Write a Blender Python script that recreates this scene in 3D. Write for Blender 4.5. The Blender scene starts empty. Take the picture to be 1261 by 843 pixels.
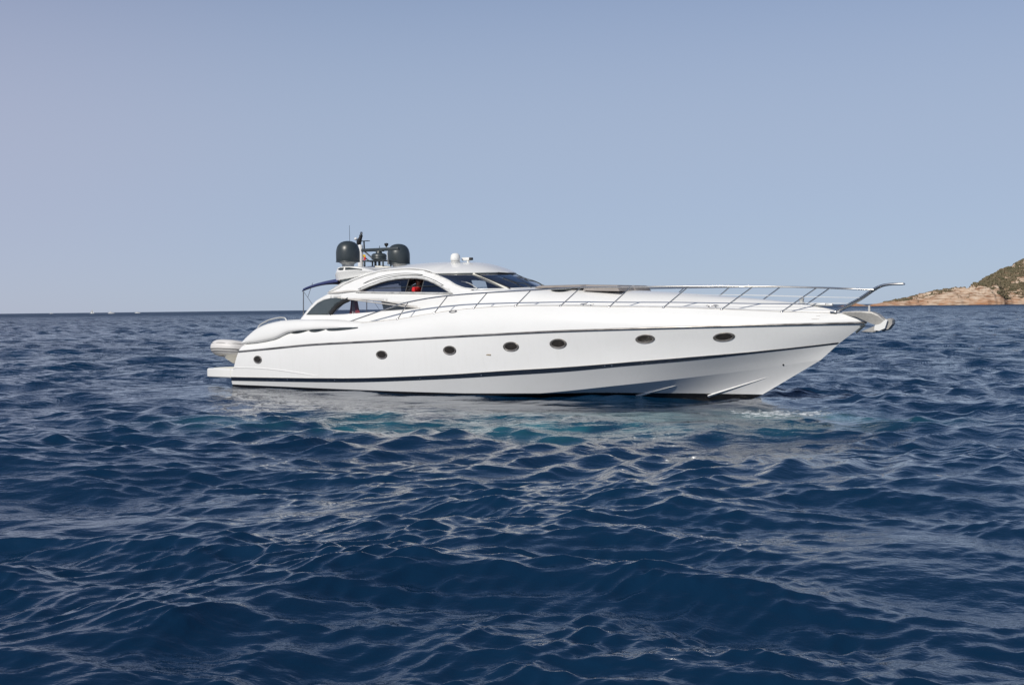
import bpy, bmesh, math, random
import numpy as np
from mathutils import Vector, Matrix
from mathutils.bvhtree import BVHTree
from mathutils.geometry import delaunay_2d_cdt
random.seed(7); rng = np.random.default_rng(11)
sc = bpy.context.scene
col = sc.collection

# ------------------------------------------------------------------ camera, sky, sun, exposure
CAM_H = 2.6
cd = bpy.data.cameras.new('camera'); cam = bpy.data.objects.new('camera', cd); col.objects.link(cam)
cd.sensor_width = 36.0; cd.lens = 36.0 * 1500.0 / 1261.0
cd.clip_start = 0.1; cd.clip_end = 60000.0
cam.matrix_world = (Matrix.Translation((0, 0, CAM_H)) @ Matrix.Rotation(math.pi/2 - math.atan(42.5/1500.0), 4, 'X')
                    @ Matrix.Rotation(-math.radians(0.64), 4, 'Z'))
sc.camera = cam

SUN = Vector((-0.43, -0.67, 0.60)).normalized()
world = bpy.data.worlds.new('World'); sc.world = world; world.use_nodes = True
wn = world.node_tree; wn.nodes.clear()
sky = wn.nodes.new('ShaderNodeTexSky'); sky.sky_type = 'NISHITA'; sky.sun_disc = False
sky.sun_elevation = math.asin(SUN.z); sky.sun_rotation = math.atan2(SUN.x, SUN.y)
sky.altitude = 0; sky.air_density = 0.6; sky.dust_density = 0.3; sky.ozone_density = 6.0
hz = wn.nodes.new('ShaderNodeMix'); hz.data_type = 'RGBA'; hz.inputs[0].default_value = 0.66       # even summer haze over the clear sky
hz.inputs[7].default_value = (4.55, 5.05, 6.0, 1)
hzc = wn.nodes.new('ShaderNodeMix'); hzc.data_type = 'RGBA'       # faintly warmer, lavender haze over the open sea to the left
hzc.inputs[6].default_value = (4.50, 4.80, 6.0, 1); hzc.inputs[7].default_value = (4.15, 4.85, 6.12, 1)
stc = wn.nodes.new('ShaderNodeTexCoord'); ssp = wn.nodes.new('ShaderNodeSeparateXYZ'); wn.links.new(stc.outputs['Generated'], ssp.inputs[0])
hel = wn.nodes.new('ShaderNodeMapRange'); hel.interpolation_type = 'SMOOTHSTEP'      # the haze thins towards the zenith
for i_, v_ in enumerate((.11, .46, .82, .04)): hel.inputs[i_ + 1].default_value = v_
hlr = wn.nodes.new('ShaderNodeMapRange'); hlr.interpolation_type = 'SMOOTHSTEP'; hlr.inputs[1].default_value = -.42; hlr.inputs[2].default_value = -.10
wn.links.new(ssp.outputs[0], hlr.inputs[0]); wn.links.new(hlr.outputs[0], hzc.inputs[0]); wn.links.new(hzc.outputs[2], hz.inputs[7])
wn.links.new(ssp.outputs[2], hel.inputs[0]); wn.links.new(hel.outputs[0], hz.inputs[0])
bg = wn.nodes.new('ShaderNodeBackground'); bg.inputs['Strength'].default_value = 0.10
wo = wn.nodes.new('ShaderNodeOutputWorld')
wn.links.new(sky.outputs[0], hz.inputs[6]); wn.links.new(hz.outputs[2], bg.inputs['Color'])
wn.links.new(bg.outputs[0], wo.inputs['Surface'])
sd = bpy.data.lights.new('sun', 'SUN'); sun = bpy.data.objects.new('sun', sd); col.objects.link(sun)
sd.energy = 3.85; sd.angle = math.radians(0.53); sd.color = (1.0, 0.945, 0.85)
sun.rotation_euler = SUN.to_track_quat('Z', 'Y').to_euler()
sc.view_settings.view_transform = 'Standard'; sc.view_settings.look = 'None'
sc.view_settings.exposure = 0.0; sc.view_settings.gamma = 1.0
sc.view_settings.use_curve_mapping = False
sc.cycles.use_denoising = True
sc.cycles.max_bounces = 10; sc.cycles.transparent_max_bounces = 16
sc.cycles.caustics_reflective = False; sc.cycles.caustics_refractive = False

# ------------------------------------------------------------------ the yacht's lines (metres: s along the boat, t half-breadth, z up)
def pchip(xs, ys):
    xs = np.asarray(xs, float); ys = np.asarray(ys, float)
    hh = np.diff(xs); d = np.diff(ys) / hh; m = np.zeros(len(xs))
    for i in range(1, len(xs) - 1):
        if d[i-1] * d[i] > 0:
            w1 = 2*hh[i] + hh[i-1]; w2 = hh[i] + 2*hh[i-1]
            m[i] = (w1 + w2) / (w1/d[i-1] + w2/d[i])
    m[0], m[-1] = d[0], d[-1]
    def f(x):
        x = np.clip(np.asarray(x, float), xs[0], xs[-1])
        i = np.clip(np.searchsorted(xs, x, side='right') - 1, 0, len(hh) - 1)
        q = (x - xs[i]) / hh[i]
        return ((1+2*q)*(1-q)**2*ys[i] + q*(1-q)**2*hh[i]*m[i] + q*q*(3-2*q)*ys[i+1] + q*q*(q-1)*hh[i]*m[i+1])
    return f
def PC(pts): return pchip([p[0] for p in pts], [p[1] for p in pts])
def beam(tm, s0, L, e, ta):
    def f(s):
        s = np.asarray(s, float)
        a = ta + (tm - ta) * (1 - ((s0 - np.clip(s, 0, s0)) / s0) ** 2)
        q = np.clip((s - s0) / (L - s0), 0, 1)
        return np.where(s < s0, a, tm * (1 - q ** e))
    return f
t_rub = beam(2.65, 8.5, 22.31, 2.1, 2.45)
z_rub = PC([(1.8,1.23),(3.27,1.34),(5.2,1.49),(8.1,1.63),(10.4,1.75),(12.3,1.84),(14.1,1.92),(16,1.98),(19.5,2.06),(22.31,2.11)])
t_st = beam(2.6, 8, 21.62, 2.0, 2.42); t_sb = beam(2.57, 8, 21.57, 2.0, 2.40)
z_st = PC([(1.4,.35),(6.5,.43),(10.3,.61),(12.7,.78),(14.5,.90),(15.9,1.02),(17.85,1.19),(19.3,1.32),(20.5,1.45),(21.62,1.59)])
z_sb = PC([(1.4,.24),(6.5,.32),(10.3,.50),(12.7,.66),(14.5,.79),(15.9,.93),(17.85,1.11),(19.3,1.28),(20.5,1.42),(21.57,1.55)])
t_ch = PC([(1.4,2.36),(8,2.4),(11,2.2),(13.1,1.9),(15.7,1.40),(18.8,.55),(21.1,0)])
z_ch = PC([(1.4,-.12),(8,-.05),(11,0.0),(13.1,.11),(15.7,.39),(18.8,.78),(21.1,1.13)])
z_keel = PC([(1.4,-.75),(13,-.85),(16.5,-.65),(18.2,-.33),(19.35,.1)])
t_gun = beam(2.32, 8.5, 21.8, 2.1, 2.30)
z_gun = PC([(2.0,1.5),(2.54,1.56),(3.5,1.72),(4.15,1.95),(5,2.08),(6,2.14),(7,2.18),(8.57,2.29),(9.97,2.47),(11.4,2.60),(12.8,2.65),(14.2,2.64),(15.6,2.60),(17.1,2.57),(18.7,2.50),(20.2,2.42),(21.8,2.36)])
w_deck = PC([(4,.22),(6,.25),(8,.32),(10,.38),(14,.40),(18,.3),(21.8,0.02)])
t_0 = lambda s: t_gun(s) - w_deck(s)
z_0 = lambda s: z_gun(s) + .04
t_1 = PC([(4,1.86),(6,1.86),(9,1.83),(10.9,1.75),(12,1.6)])
Z1 = 3.13
z_crown = PC([(10.6,3.15),(12.3,3.2),(14,3.15),(15.6,3.07),(17.05,2.98),(18.06,2.89),(19,2.81),(20.9,2.58),(21.5,2.44),(21.8,2.37)])
def t_side(s, z):
    s = np.asarray(s, float); z = np.asarray(z, float)
    z0 = z_0(s); lo = t_0(s) + (t_1(s) - t_0(s)) * np.clip((z - z0) / (Z1 - z0), -.5, 1)
    k = np.clip(z - Z1, 0, None)
    return lo - .38*k - .18*k*k
# ------------------------------------------------------------------ helpers
def tag(o, label=None, cat=None, group=None, kind=None):
    for k, v in (('label', label), ('category', cat), ('group', group), ('kind', kind)):
        if v: o[k] = v
    return o
def empty(name, loc=(0, 0, 0), rz=0.0):
    o = bpy.data.objects.new(name, None); col.objects.link(o)
    o.empty_display_size = 0.2
    o.location = loc; o.rotation_euler = (0, 0, rz); return o
def frames(pts):
    pts = [Vector(p) for p in pts]; n = len(pts); out = []
    up = None
    for i in range(n):
        d = (pts[min(i+1, n-1)] - pts[max(i-1, 0)]).normalized()
        if up is None:
            up = Vector((0, 0, 1)) if abs(d.z) < .9 else Vector((1, 0, 0))
        a = (up - d * up.dot(d)).normalized(); b = d.cross(a); up = a
        out.append((pts[i], a, b, d))
    return out
class MB:
    def __init__(s): s.v = []; s.f = []
    def add(s, v, f):
        o = len(s.v); s.v += [tuple(p) for p in v]; s.f += [tuple(i + o for i in q) for q in f]; return s
    def grid(s, rows, closed=False):
        n = len(rows[0]); v = [p for r in rows for p in r]; f = []
        for i in range(len(rows) - 1):
            for j in range(n if closed else n - 1):
                k = (j + 1) % n
                f.append((i*n + j, i*n + k, (i+1)*n + k, (i+1)*n + j))
        return s.add(v, f)
    def loft(s, rows, caps=True):
        n = len(rows[0]); o = len(s.v); s.grid(rows, True)
        if caps:
            s.f.append(tuple(o + j for j in reversed(range(n))))
            e = o + (len(rows) - 1) * n; s.f.append(tuple(e + j for j in range(n)))
        return s
    def tube(s, pts, r, n=8, caps=True):
        rows = []
        for i, (p, a, b, d) in enumerate(frames(pts)):
            rr = r[i] if isinstance(r, (list, tuple)) else r
            rows.append([p + a * (rr * math.cos(2*math.pi*k/n)) + b * (rr * math.sin(2*math.pi*k/n)) for k in range(n)])
        return s.loft(rows, caps)
    def lathe(s, prof, c=(0, 0, 0), n=24, axis=None):
        c = Vector(c); q = Vector(axis).to_track_quat('Z', 'Y') if axis else None
        rows = []
        for r, z in prof:
            row = []
            for k in range(n):
                p = Vector((r*math.cos(2*math.pi*k/n), r*math.sin(2*math.pi*k/n), z))
                row.append(c + (q @ p if q else p))
            rows.append(row)
        return s.loft(rows)
    def box(s, c, d, bev=0.0, rot=None, seg=2):
        bm = bmesh.new(); bmesh.ops.create_cube(bm, size=1.0)
        for v in bm.verts: v.co = Vector((v.co.x*d[0], v.co.y*d[1], v.co.z*d[2]))
        if bev > 0: bmesh.ops.bevel(bm, geom=list(bm.edges), offset=bev, segments=seg, affect='EDGES', profile=.5)
        M = Matrix.Translation(c) @ (rot.to_4x4() if rot else Matrix.Identity(4))
        bm.verts.ensure_lookup_table(); bm.verts.index_update()
        s.add([M @ v.co for v in bm.verts], [[v.index for v in f.verts] for f in bm.faces]); bm.free(); return s
    def prism(s, poly, y0, y1):           # polygon in x,z extruded along y
        n = len(poly)
        s.loft([[(x, y0, z) for x, z in poly], [(x, y1, z) for x, z in poly]]); return s
    def build(s, name, mat, parent=None, smooth=35, solid=0.0, sub=0, weld=True):
        me = bpy.data.meshes.new(name); me.from_pydata(s.v, [], s.f); me.validate()
        bm = bmesh.new(); bm.from_mesh(me)
        if weld: bmesh.ops.remove_doubles(bm, verts=bm.verts, dist=1e-5)
        bmesh.ops.recalc_face_normals(bm, faces=bm.faces); bm.to_mesh(me); bm.free()
        o = bpy.data.objects.new(name, me); col.objects.link(o)
        me.materials.append(mat)
        if smooth:
            for p in me.polygons: p.use_smooth = True
            if smooth < 180: me.set_sharp_from_angle(angle=math.radians(smooth))
        if sub:
            m = o.modifiers.new('sub', 'SUBSURF'); m.levels = sub; m.render_levels = sub
        if solid:
            m = o.modifiers.new('solid', 'SOLIDIFY'); m.thickness = abs(solid); m.offset = -1 if solid > 0 else 1
        if parent: o.parent = parent
        return o
def crv(pts, n):
    P = np.array(pts, float); d = np.r_[0, np.cumsum(np.linalg.norm(np.diff(P, axis=0), axis=1))]
    q = np.linspace(0, d[-1], n)
    return np.stack([pchip(d, P[:, k])(q) for k in range(P.shape[1])], 1)
def in_poly(p, poly):
    x, y = p; c = False; n = len(poly)
    for i in range(n):
        x1, y1 = poly[i]; x2, y2 = poly[(i+1) % n]
        if (y1 > y) != (y2 > y) and x < (x2 - x1) * (y - y1) / (y2 - y1) + x1: c = not c
    return c
def dense(poly, step):
    out = []
    for i in range(len(poly)):
        a = np.array(poly[i]); b = np.array(poly[(i+1) % len(poly)])
        k = max(1, int(np.linalg.norm(b - a) / step))
        out += [tuple(a + (b - a) * j / k) for j in range(k)]
    return out
def patch(outline, holes, tf, side, step=.14):    # a sheet over (s, z) with holes, bent to t = tf(s, z)
    loops = [dense(outline, step)] + [dense(q, step) for q in holes]
    V = []; E = []
    for lp in loops:
        o = len(V); V += lp; E += [(o + i, o + (i+1) % len(lp)) for i in range(len(lp))]
    A = np.array(loops[0]); x0, z0 = A.min(0); x1, z1 = A.max(0)
    for x in np.arange(x0 + step/2, x1, step):
        for z in np.arange(z0 + step/2, z1, step): V.append((x, z))
    r = delaunay_2d_cdt([Vector(v) for v in V], E, [], 0, 1e-5)
    vs = [(v.x, v.y) for v in r[0]]; mb = MB(); f = []
    for tri in r[2]:
        c = (sum(vs[i][0] for i in tri)/3, sum(vs[i][1] for i in tri)/3)
        if in_poly(c, loops[0]) and not any(in_poly(c, q) for q in loops[1:]): f.append(tri)
    mb.add([(x, -side*float(tf(x, z)), z) for x, z in vs], f)
    used = sorted({i for q in f for i in q}); mp = {u: k for k, u in enumerate(used)}
    mb.v = [mb.v[i] for i in used]; mb.f = [tuple(mp[i] for i in q) for q in f]
    return mb

# ------------------------------------------------------------------ materials
def mat(name, rgb, rough=.4, metal=0.0, spec=.5, coat=0.0, noise=None, bump=None, trans=None):
    m = bpy.data.materials.new(name); m.use_nodes = True; n = m.node_tree; b = n.nodes['Principled BSDF']
    b.inputs['Base Color'].default_value = (*rgb, 1); b.inputs['Roughness'].default_value = rough
    b.inputs['Metallic'].default_value = metal; b.inputs['Specular IOR Level'].default_value = spec
    b.inputs['Coat Weight'].default_value = coat
    tc = n.nodes.new('ShaderNodeTexCoord')
    if noise:
        sc_, amt, rgb2 = noise
        t = n.nodes.new('ShaderNodeTexNoise'); t.inputs['Scale'].default_value = sc_; t.inputs['Detail'].default_value = 5
        n.links.new(tc.outputs['Object'], t.inputs['Vector'])
        r = n.nodes.new('ShaderNodeMapRange'); r.inputs[1].default_value = .35; r.inputs[2].default_value = .7
        r.inputs[3].default_value = 0; r.inputs[4].default_value = amt
        n.links.new(t.outputs['Fac'], r.inputs[0])
        x = n.nodes.new('ShaderNodeMix'); x.data_type = 'RGBA'
        x.inputs[6].default_value = (*rgb, 1); x.inputs[7].default_value = (*rgb2, 1)
        n.links.new(r.outputs[0], x.inputs[0]); n.links.new(x.outputs[2], b.inputs['Base Color'])
        r2 = n.nodes.new('ShaderNodeMapRange'); r2.inputs[3].default_value = rough*.8; r2.inputs[4].default_value = min(1, rough*1.3)
        n.links.new(t.outputs['Fac'], r2.inputs[0]); n.links.new(r2.outputs[0], b.inputs['Roughness'])
    if bump:
        t = n.nodes.new('ShaderNodeTexNoise'); t.inputs['Scale'].default_value = bump[0]; t.inputs['Detail'].default_value = 3
        n.links.new(tc.outputs['Object'], t.inputs['Vector'])
        u = n.nodes.new('ShaderNodeBump'); u.inputs['Strength'].default_value = bump[1]; u.inputs['Distance'].default_value = .02
        n.links.new(t.outputs['Fac'], u.inputs['Height']); n.links.new(u.outputs[0], b.inputs['Normal'])
    return m
def glass(name, tint, rough=.02, coat=0.0):
    m = bpy.data.materials.new(name); m.use_nodes = True; n = m.node_tree; n.nodes.clear()
    o = n.nodes.new('ShaderNodeOutputMaterial'); tr = n.nodes.new('ShaderNodeBsdfTransparent'); tr.inputs[0].default_value = (*tint, 1)
    g = n.nodes.new('ShaderNodeBsdfGlossy'); g.inputs['Roughness'].default_value = rough
    f = n.nodes.new('ShaderNodeFresnel'); f.inputs[0].default_value = 1.65
    x = n.nodes.new('ShaderNodeMixShader')
    ad = n.nodes.new('ShaderNodeMath'); ad.operation = 'ADD'; ad.use_clamp = True; ad.inputs[1].default_value = coat; n.links.new(f.outputs[0], ad.inputs[0])
    n.links.new(ad.outputs[0], x.inputs[0]); n.links.new(tr.outputs[0], x.inputs[1]); n.links.new(g.outputs[0], x.inputs[2])
    n.links.new(x.outputs[0], o.inputs[0]); return m
M = {
 'white': mat('gelcoat_white', (.77,.77,.755), .22, coat=.25, noise=(1.3,.45,(.72,.72,.70))),
 'cream': mat('cream_paint', (.72,.70,.62), .35, noise=(3,.3,(.66,.64,.56))),
 'stripe': mat('navy_stripe', (.012,.018,.03), .25, noise=(6,.5,(.02,.027,.04))),
 'steel': mat('stainless', (.62,.60,.57), .18, metal=1.0, noise=(9,.4,(.5,.47,.44))),
 'rub': mat('rub_rail', (.16,.15,.145), .3, metal=.6, noise=(2.2,1.0,(.42,.40,.38))),
 'glassU': glass('tinted_glass', (.25,.235,.26), coat=.10),
 'glassL': glass('light_tinted_glass', (.78,.77,.81)),
 'glassW': glass('windscreen_glass', (.95,.96,.97), coat=.32),
 'smoke_shade': mat('smoked_and_shade_panel', (.06,.075,.08), .08, spec=.6, noise=(2,.6,(.08,.095,.10))),
 'black': mat('black_rubber', (.012,.012,.013), .45, noise=(8,.4,(.025,.025,.026))),
 'dark': mat('dark_plastic', (.035,.045,.05), .38, noise=(5,.5,(.05,.06,.065))),
 'dome': mat('grey_radome', (.032,.042,.047), .36, spec=.5, noise=(2.5,.6,(.045,.055,.06))),
 'grey': mat('grey_cushion', (.31,.28,.26), .85, noise=(5,.6,(.25,.225,.205)), bump=(40,.4)),
 'galv': mat('galvanised', (.40,.39,.37), .5, metal=.25, noise=(14,.7,(.28,.27,.25))),
 'palealu': mat('pale_metal', (.62,.62,.60), .4, metal=.3, noise=(12,.5,(.5,.5,.48))),
 'blue': mat('navy_canvas', (.035,.05,.15), .8, noise=(7,.6,(.05,.065,.19)), bump=(60,.3)),
 'hypalon': mat('hypalon', (.68,.66,.64), .5, noise=(4,.5,(.60,.58,.56)), bump=(25,.15)),
 'hypdark': mat('hypalon_grey', (.12,.12,.12), .6, noise=(8,.5,(.18,.18,.17))),
 'grp': mat('dinghy_hull', (.70,.69,.67), .4, noise=(3,.5,(.60,.59,.57))),
 'wood': mat('walnut', (.075,.035,.018), .4, noise=(5,.8,(.12,.06,.03))),
 'tan': mat('tan_leather', (.33,.27,.19), .6, noise=(7,.5,(.28,.22,.15))),
 'teak': mat('teak', (.30,.20,.12), .6, noise=(9,.7,(.24,.155,.09))),
 'lining': mat('cabin_lining', (.58,.56,.53), .7, noise=(3,.4,(.36,.34,.32))),
 'red': mat('red_cotton', (.62,.012,.02), .8, noise=(9,.4,(.5,.01,.015))),
 'portglass': mat('port_glass', (.022,.020,.018), .12, spec=.4, noise=(11,.8,(.05,.043,.036))),
 'bronze': mat('port_rim', (.22,.20,.18), .3, metal=.7, noise=(12,.6,(.42,.39,.35))),
 'bunting': mat('faded_bunting', (.52,.10,.12), .8, noise=(9,.5,(.42,.07,.09))),
 'skin': mat('skin', (.46,.26,.17), .5, noise=(12,.3,(.40,.22,.14))),
 'hair': mat('hair', (.015,.011,.009), .5, noise=(30,.5,(.03,.02,.016))),
 'navyc': mat('navy_shorts', (.02,.025,.05), .8, noise=(9,.4,(.03,.035,.06))),
 'yellow': mat('flag_yellow', (.72,.45,.02), .8, noise=(9,.3,(.65,.4,.02))),
 'flagwhite': mat('flag_white', (.72,.70,.68), .8, noise=(9,.3,(.66,.63,.6))),
 'sail': mat('sailcloth', (.74,.74,.72), .7, noise=(1,.3,(.68,.68,.66))),
}
def hull_material():
    m = mat('hull_gelcoat', (.80,.80,.79), .2, coat=.3, noise=(.9,.4,(.745,.75,.735)))
    n = m.node_tree; b = n.nodes['Principled BSDF']; src = b.inputs['Base Color'].links[0].from_socket
    tc = n.nodes.new('ShaderNodeTexCoord'); sp = n.nodes.new('ShaderNodeSeparateXYZ')
    n.links.new(tc.outputs['Object'], sp.inputs[0])
    lim = n.nodes.new('ShaderNodeMapRange'); lim.interpolation_type = 'SMOOTHSTEP'   # boot-top height along the hull
    lim.inputs[1].default_value = 0; lim.inputs[2].default_value = 9; lim.inputs[3].default_value = .12; lim.inputs[4].default_value = .09
    n.links.new(sp.outputs[0], lim.inputs[0])
    fwd = n.nodes.new('ShaderNodeMapRange'); fwd.inputs[1].default_value = 11; fwd.inputs[2].default_value = 15; fwd.inputs[3].default_value = 0; fwd.inputs[4].default_value = .075
    n.links.new(sp.outputs[0], fwd.inputs[0]); ad = n.nodes.new('ShaderNodeMath'); n.links.new(lim.outputs[0], ad.inputs[0]); n.links.new(fwd.outputs[0], ad.inputs[1])
    lt = n.nodes.new('ShaderNodeMath'); lt.operation = 'LESS_THAN'
    n.links.new(sp.outputs[2], lt.inputs[0]); n.links.new(ad.outputs[0], lt.inputs[1])
    # faint vertical weather streaks on the topsides
    mp = n.nodes.new('ShaderNodeMapping'); mp.inputs['Scale'].default_value = (5, 5, .5)
    t = n.nodes.new('ShaderNodeTexNoise'); t.inputs['Scale'].default_value = 2.2; t.inputs['Detail'].default_value = 6
    n.links.new(tc.outputs['Object'], mp.inputs[0]); n.links.new(mp.outputs[0], t.inputs['Vector'])
    r = n.nodes.new('ShaderNodeMapRange'); r.inputs[1].default_value = .52; r.inputs[2].default_value = .8; r.inputs[4].default_value = .18
    n.links.new(t.outputs['Fac'], r.inputs[0])
    x0 = n.nodes.new('ShaderNodeMix'); x0.data_type = 'RGBA'; x0.inputs[7].default_value = (.66,.655,.62,1)
    n.links.new(src, x0.inputs[6]); n.links.new(r.outputs[0], x0.inputs[0])
    x = n.nodes.new('ShaderNodeMix'); x.data_type = 'RGBA'; x.inputs[7].default_value = (.012,.012,.013,1)
    n.links.new(x0.outputs[2], x.inputs[6]); n.links.new(lt.outputs[0], x.inputs[0]); n.links.new(x.outputs[2], b.inputs['Base Color'])
    return m
M['hull'] = hull_material()
# ------------------------------------------------------------------ sea
YO = (-9.311, 44.069); TH = math.radians(34.0)
def world_xy(s, t): return (YO[0] + s*math.cos(TH) - t*math.sin(TH), YO[1] - s*math.sin(TH) - t*math.cos(TH))
def octave(lmax, slope, rot, seed, N=512):          # one band of a wind sea on its own periodic tile
    g = np.random.default_rng(seed); L = lmax * (14.0 if lmax > 1 else 26.0)
    k1 = 2*np.pi*np.fft.fftfreq(N, L/N); kx, ky = np.meshgrid(k1, k1, indexing='ij'); k = np.hypot(kx, ky)
    lam = np.where(k > 0, 2*np.pi/np.maximum(k, 1e-9), 1e9)
    band = ((lam <= lmax) & (lam > lmax*.5)).astype(float)
    # waves run from the open sea on the left and from behind the yacht, with a wide spread
    wx = WIND[0]*math.cos(rot) - WIND[1]*math.sin(rot); wy = WIND[0]*math.sin(rot) + WIND[1]*math.cos(rot)
    ca = (kx*wx + ky*wy) / np.maximum(k, 1e-9)
    spread = np.clip(ca, 0, 1)**SPREAD + .06
    A = band*spread/np.maximum(k, 1e-9)**1.9
    H = A*(g.normal(size=(N, N)) + 1j*g.normal(size=(N, N)))
    f = lambda X: np.real(np.fft.ifft2(X))
    h = f(H); gx = f(1j*kx*H); gy = f(1j*ky*H)
    c = slope/np.sqrt((gx**2 + gy**2).mean())
    kk = np.maximum(k, 1e-9)
    return L, h*c, f(1j*kx/kk*H)*c, f(1j*ky/kk*H)*c
def fbm(x, y, seed, octs=5, base=1.0):
    g = np.random.default_rng(seed); out = np.zeros_like(x); a = 1.0; f = base
    for o in range(octs):
        tab = g.random((64, 64)); px = x*f + 17.3*o; py = y*f + 9.1*o
        i = np.floor(px).astype(int); j = np.floor(py).astype(int); u = px - i; v = py - j; u = u*u*(3-2*u); v = v*v*(3-2*v)
        t = lambda p, q: tab[p % 64, q % 64]
        out += a*((t(i,j)*(1-u)+t(i+1,j)*u)*(1-v) + (t(i,j+1)*(1-u)+t(i+1,j+1)*u)*v - .5); a *= .5; f *= 2.03
    return out
WIND = (0.25, -0.97); SPREAD = 4
BANDS = [(19, .03, .5), (9.5, .05, -.45), (4.8, .085, .4), (2.4, .105, -.65), (1.2, .125, .65), (.6, .14, -.35), (.3, .14, .5), (.15, .09, -.3)]
def sea():
    half = [0.0]
    while half[-1] < math.pi: half.append(half[-1] + float(np.interp(half[-1], [0, .50, .72, 1.15, 1.6, math.pi], [.0017, .0017, .0034, .006, .04, .06])))
    half = np.array(half[:-1]); th = np.r_[-half[:0:-1], half]; fine = 1.1
    r = [1.5]
    while r[-1] < 26000:
        q = r[-1]; r.append(q + max(q*float(np.interp(q, [0, 15, 70, 140, 1500, 2500], [.0026, .0028, .0038, .0042, .0045, .03])), .02))
    r = np.array(r); nr, nt = len(r), len(th)
    R, T = np.meshgrid(r, th, indexing='ij'); X = R*np.sin(T); Y = R*np.cos(T)
    dr = np.gradient(r)[:, None]; dt = np.gradient(th)[None, :]
    sp = np.maximum(dr, R*dt)
    Z = np.zeros_like(X); DX = np.zeros_like(X); DY = np.zeros_like(X)
    # the hull shelters a patch of smoother water along its near side
    a, b = math.cos(TH), math.sin(TH)
    cx, cy = world_xy(11, 4.0); u = ((X-cx)*a - (Y-cy)*b)/12.5; v = ((X-cx)*b + (Y-cy)*a)/4.2
    lee = np.exp(-(u**4 + v**2*1.0))
    for i, (lm, sl, rot) in enumerate(BANDS):
        L, h, hx, hy = octave(lm, sl, rot, 40 + i); N = h.shape[0]
        wgt = np.clip((lm*.7/sp - 2.2)/3.0, 0, 1)*(1 - (.90 if lm > 1 else .80)*lee)
        m = wgt > .002
        c, s_ = math.cos(0), math.sin(0)
        x = X[m]; y = Y[m]
        # the tile lattice is skewed per band so that repeats never line up
        px = ((x + .37*i*L) / L) % 1.0*N; py = ((y + .61*i*L) / L) % 1.0*N
        i0 = px.astype(int); j0 = py.astype(int); fx = px - i0; fy = py - j0; i0 %= N; j0 %= N; i1 = (i0+1) % N; j1 = (j0+1) % N
        def smp(F): return (F[i0, j0]*(1-fx)*(1-fy) + F[i1, j0]*fx*(1-fy) + F[i0, j1]*(1-fx)*fy + F[i1, j1]*fx*fy)*wgt[m]
        # gusts: each band is patchy
        gst = np.clip(1.0 + (1.5 if lm < 2 else 1.1)*fbm(x + 500, y + 500, 80 + i, 3, .9/(lm*6)) + .45*fbm(x + 300, y + 900, 90 + i, 2, .05)  , .2, 1.6) if lm < 5 else 1.0
        Z[m] += smp(h)*gst; DX[m] += smp(hx)*gst*(1.0 if lm > .7 else .55); DY[m] += smp(hy)*gst*(1.0 if lm > .7 else .55)
    # beyond about 80 m the mesh is too coarse for the short steep waves: carry their slope in the shortest waves it can hold
    L, h, hx, hy = octave(.030, .17, 0.0, 71); N = h.shape[0]
    px = (np.log(R)/L % 1.0)*N; py = (T/L % 1.0)*N; i0 = px.astype(int) % N; j0 = py.astype(int) % N; fx = px - np.floor(px); fy = py - np.floor(py); i1 = (i0+1) % N; j1 = (j0+1) % N
    far = np.clip((R - 70)/120, 0, 1)*np.minimum(R, 340)*(np.abs(T) < fine)*(R < 12000)
    Z += far*(h[i0, j0]*(1-fx)*(1-fy) + h[i1, j0]*fx*(1-fy) + h[i0, j1]*(1-fx)*fy + h[i1, j1]*fx*fy)
    LOD = np.clip((sp - .05)/.22, 0, 1)       # how much of the ripple the mesh is too coarse to carry
    X = X + DX; Y = Y + DY
    cx, cy = world_xy(2.2, 2.6); u = ((X-cx)*a - (Y-cy)*b)/4.5; v = ((X-cx)*b + (Y-cy)*a)/2.6
    Z += .085*np.exp(-(u*u + v*v))             # the sea heaped up under the stern quarter
    co = np.empty((nr*nt + 1, 3), np.float32); co[:-1, 0] = X.ravel(); co[:-1, 1] = Y.ravel(); co[:-1, 2] = Z.ravel(); co[-1] = (0, 0, 0)
    i = np.arange(nr - 1)[:, None]; j = np.arange(nt)[None, :]; jn = (j + 1) % nt
    q = np.stack([i*nt + j, i*nt + jn, (i+1)*nt + jn, (i+1)*nt + j], -1).reshape(-1, 4)[:, ::-1]
    jj = np.arange(nt); tri = np.stack([jj, np.full(nt, nr*nt), (jj + 1) % nt], -1)
    me = bpy.data.meshes.new('sea'); nv = len(co); nq = len(q)
    me.vertices.add(nv); me.vertices.foreach_set('co', co.ravel())
    lp = np.r_[q.ravel(), tri[:, ::-1].ravel()].astype(np.int32)
    me.loops.add(len(lp)); me.loops.foreach_set('vertex_index', lp)
    st = np.r_[np.arange(nq)*4, nq*4 + np.arange(nt)*3].astype(np.int32)
    me.polygons.add(len(st)); me.polygons.foreach_set('loop_start', st)
    me.polygons.foreach_set('use_smooth', np.ones(len(st), bool))
    me.update(calc_edges=True)
    at = me.attributes.new('unresolved', 'FLOAT', 'POINT'); lod = np.zeros(nv, np.float32); lod[:-1] = LOD.ravel(); at.data.foreach_set('value', lod)
    at = me.attributes.new('spread', 'FLOAT', 'POINT'); lod[:-1] = np.clip((R - 120)/900, 0, 1).ravel(); at.data.foreach_set('value', lod)
    o = bpy.data.objects.new('sea', me); col.objects.link(o); o['kind'] = 'structure'
    return o
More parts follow.
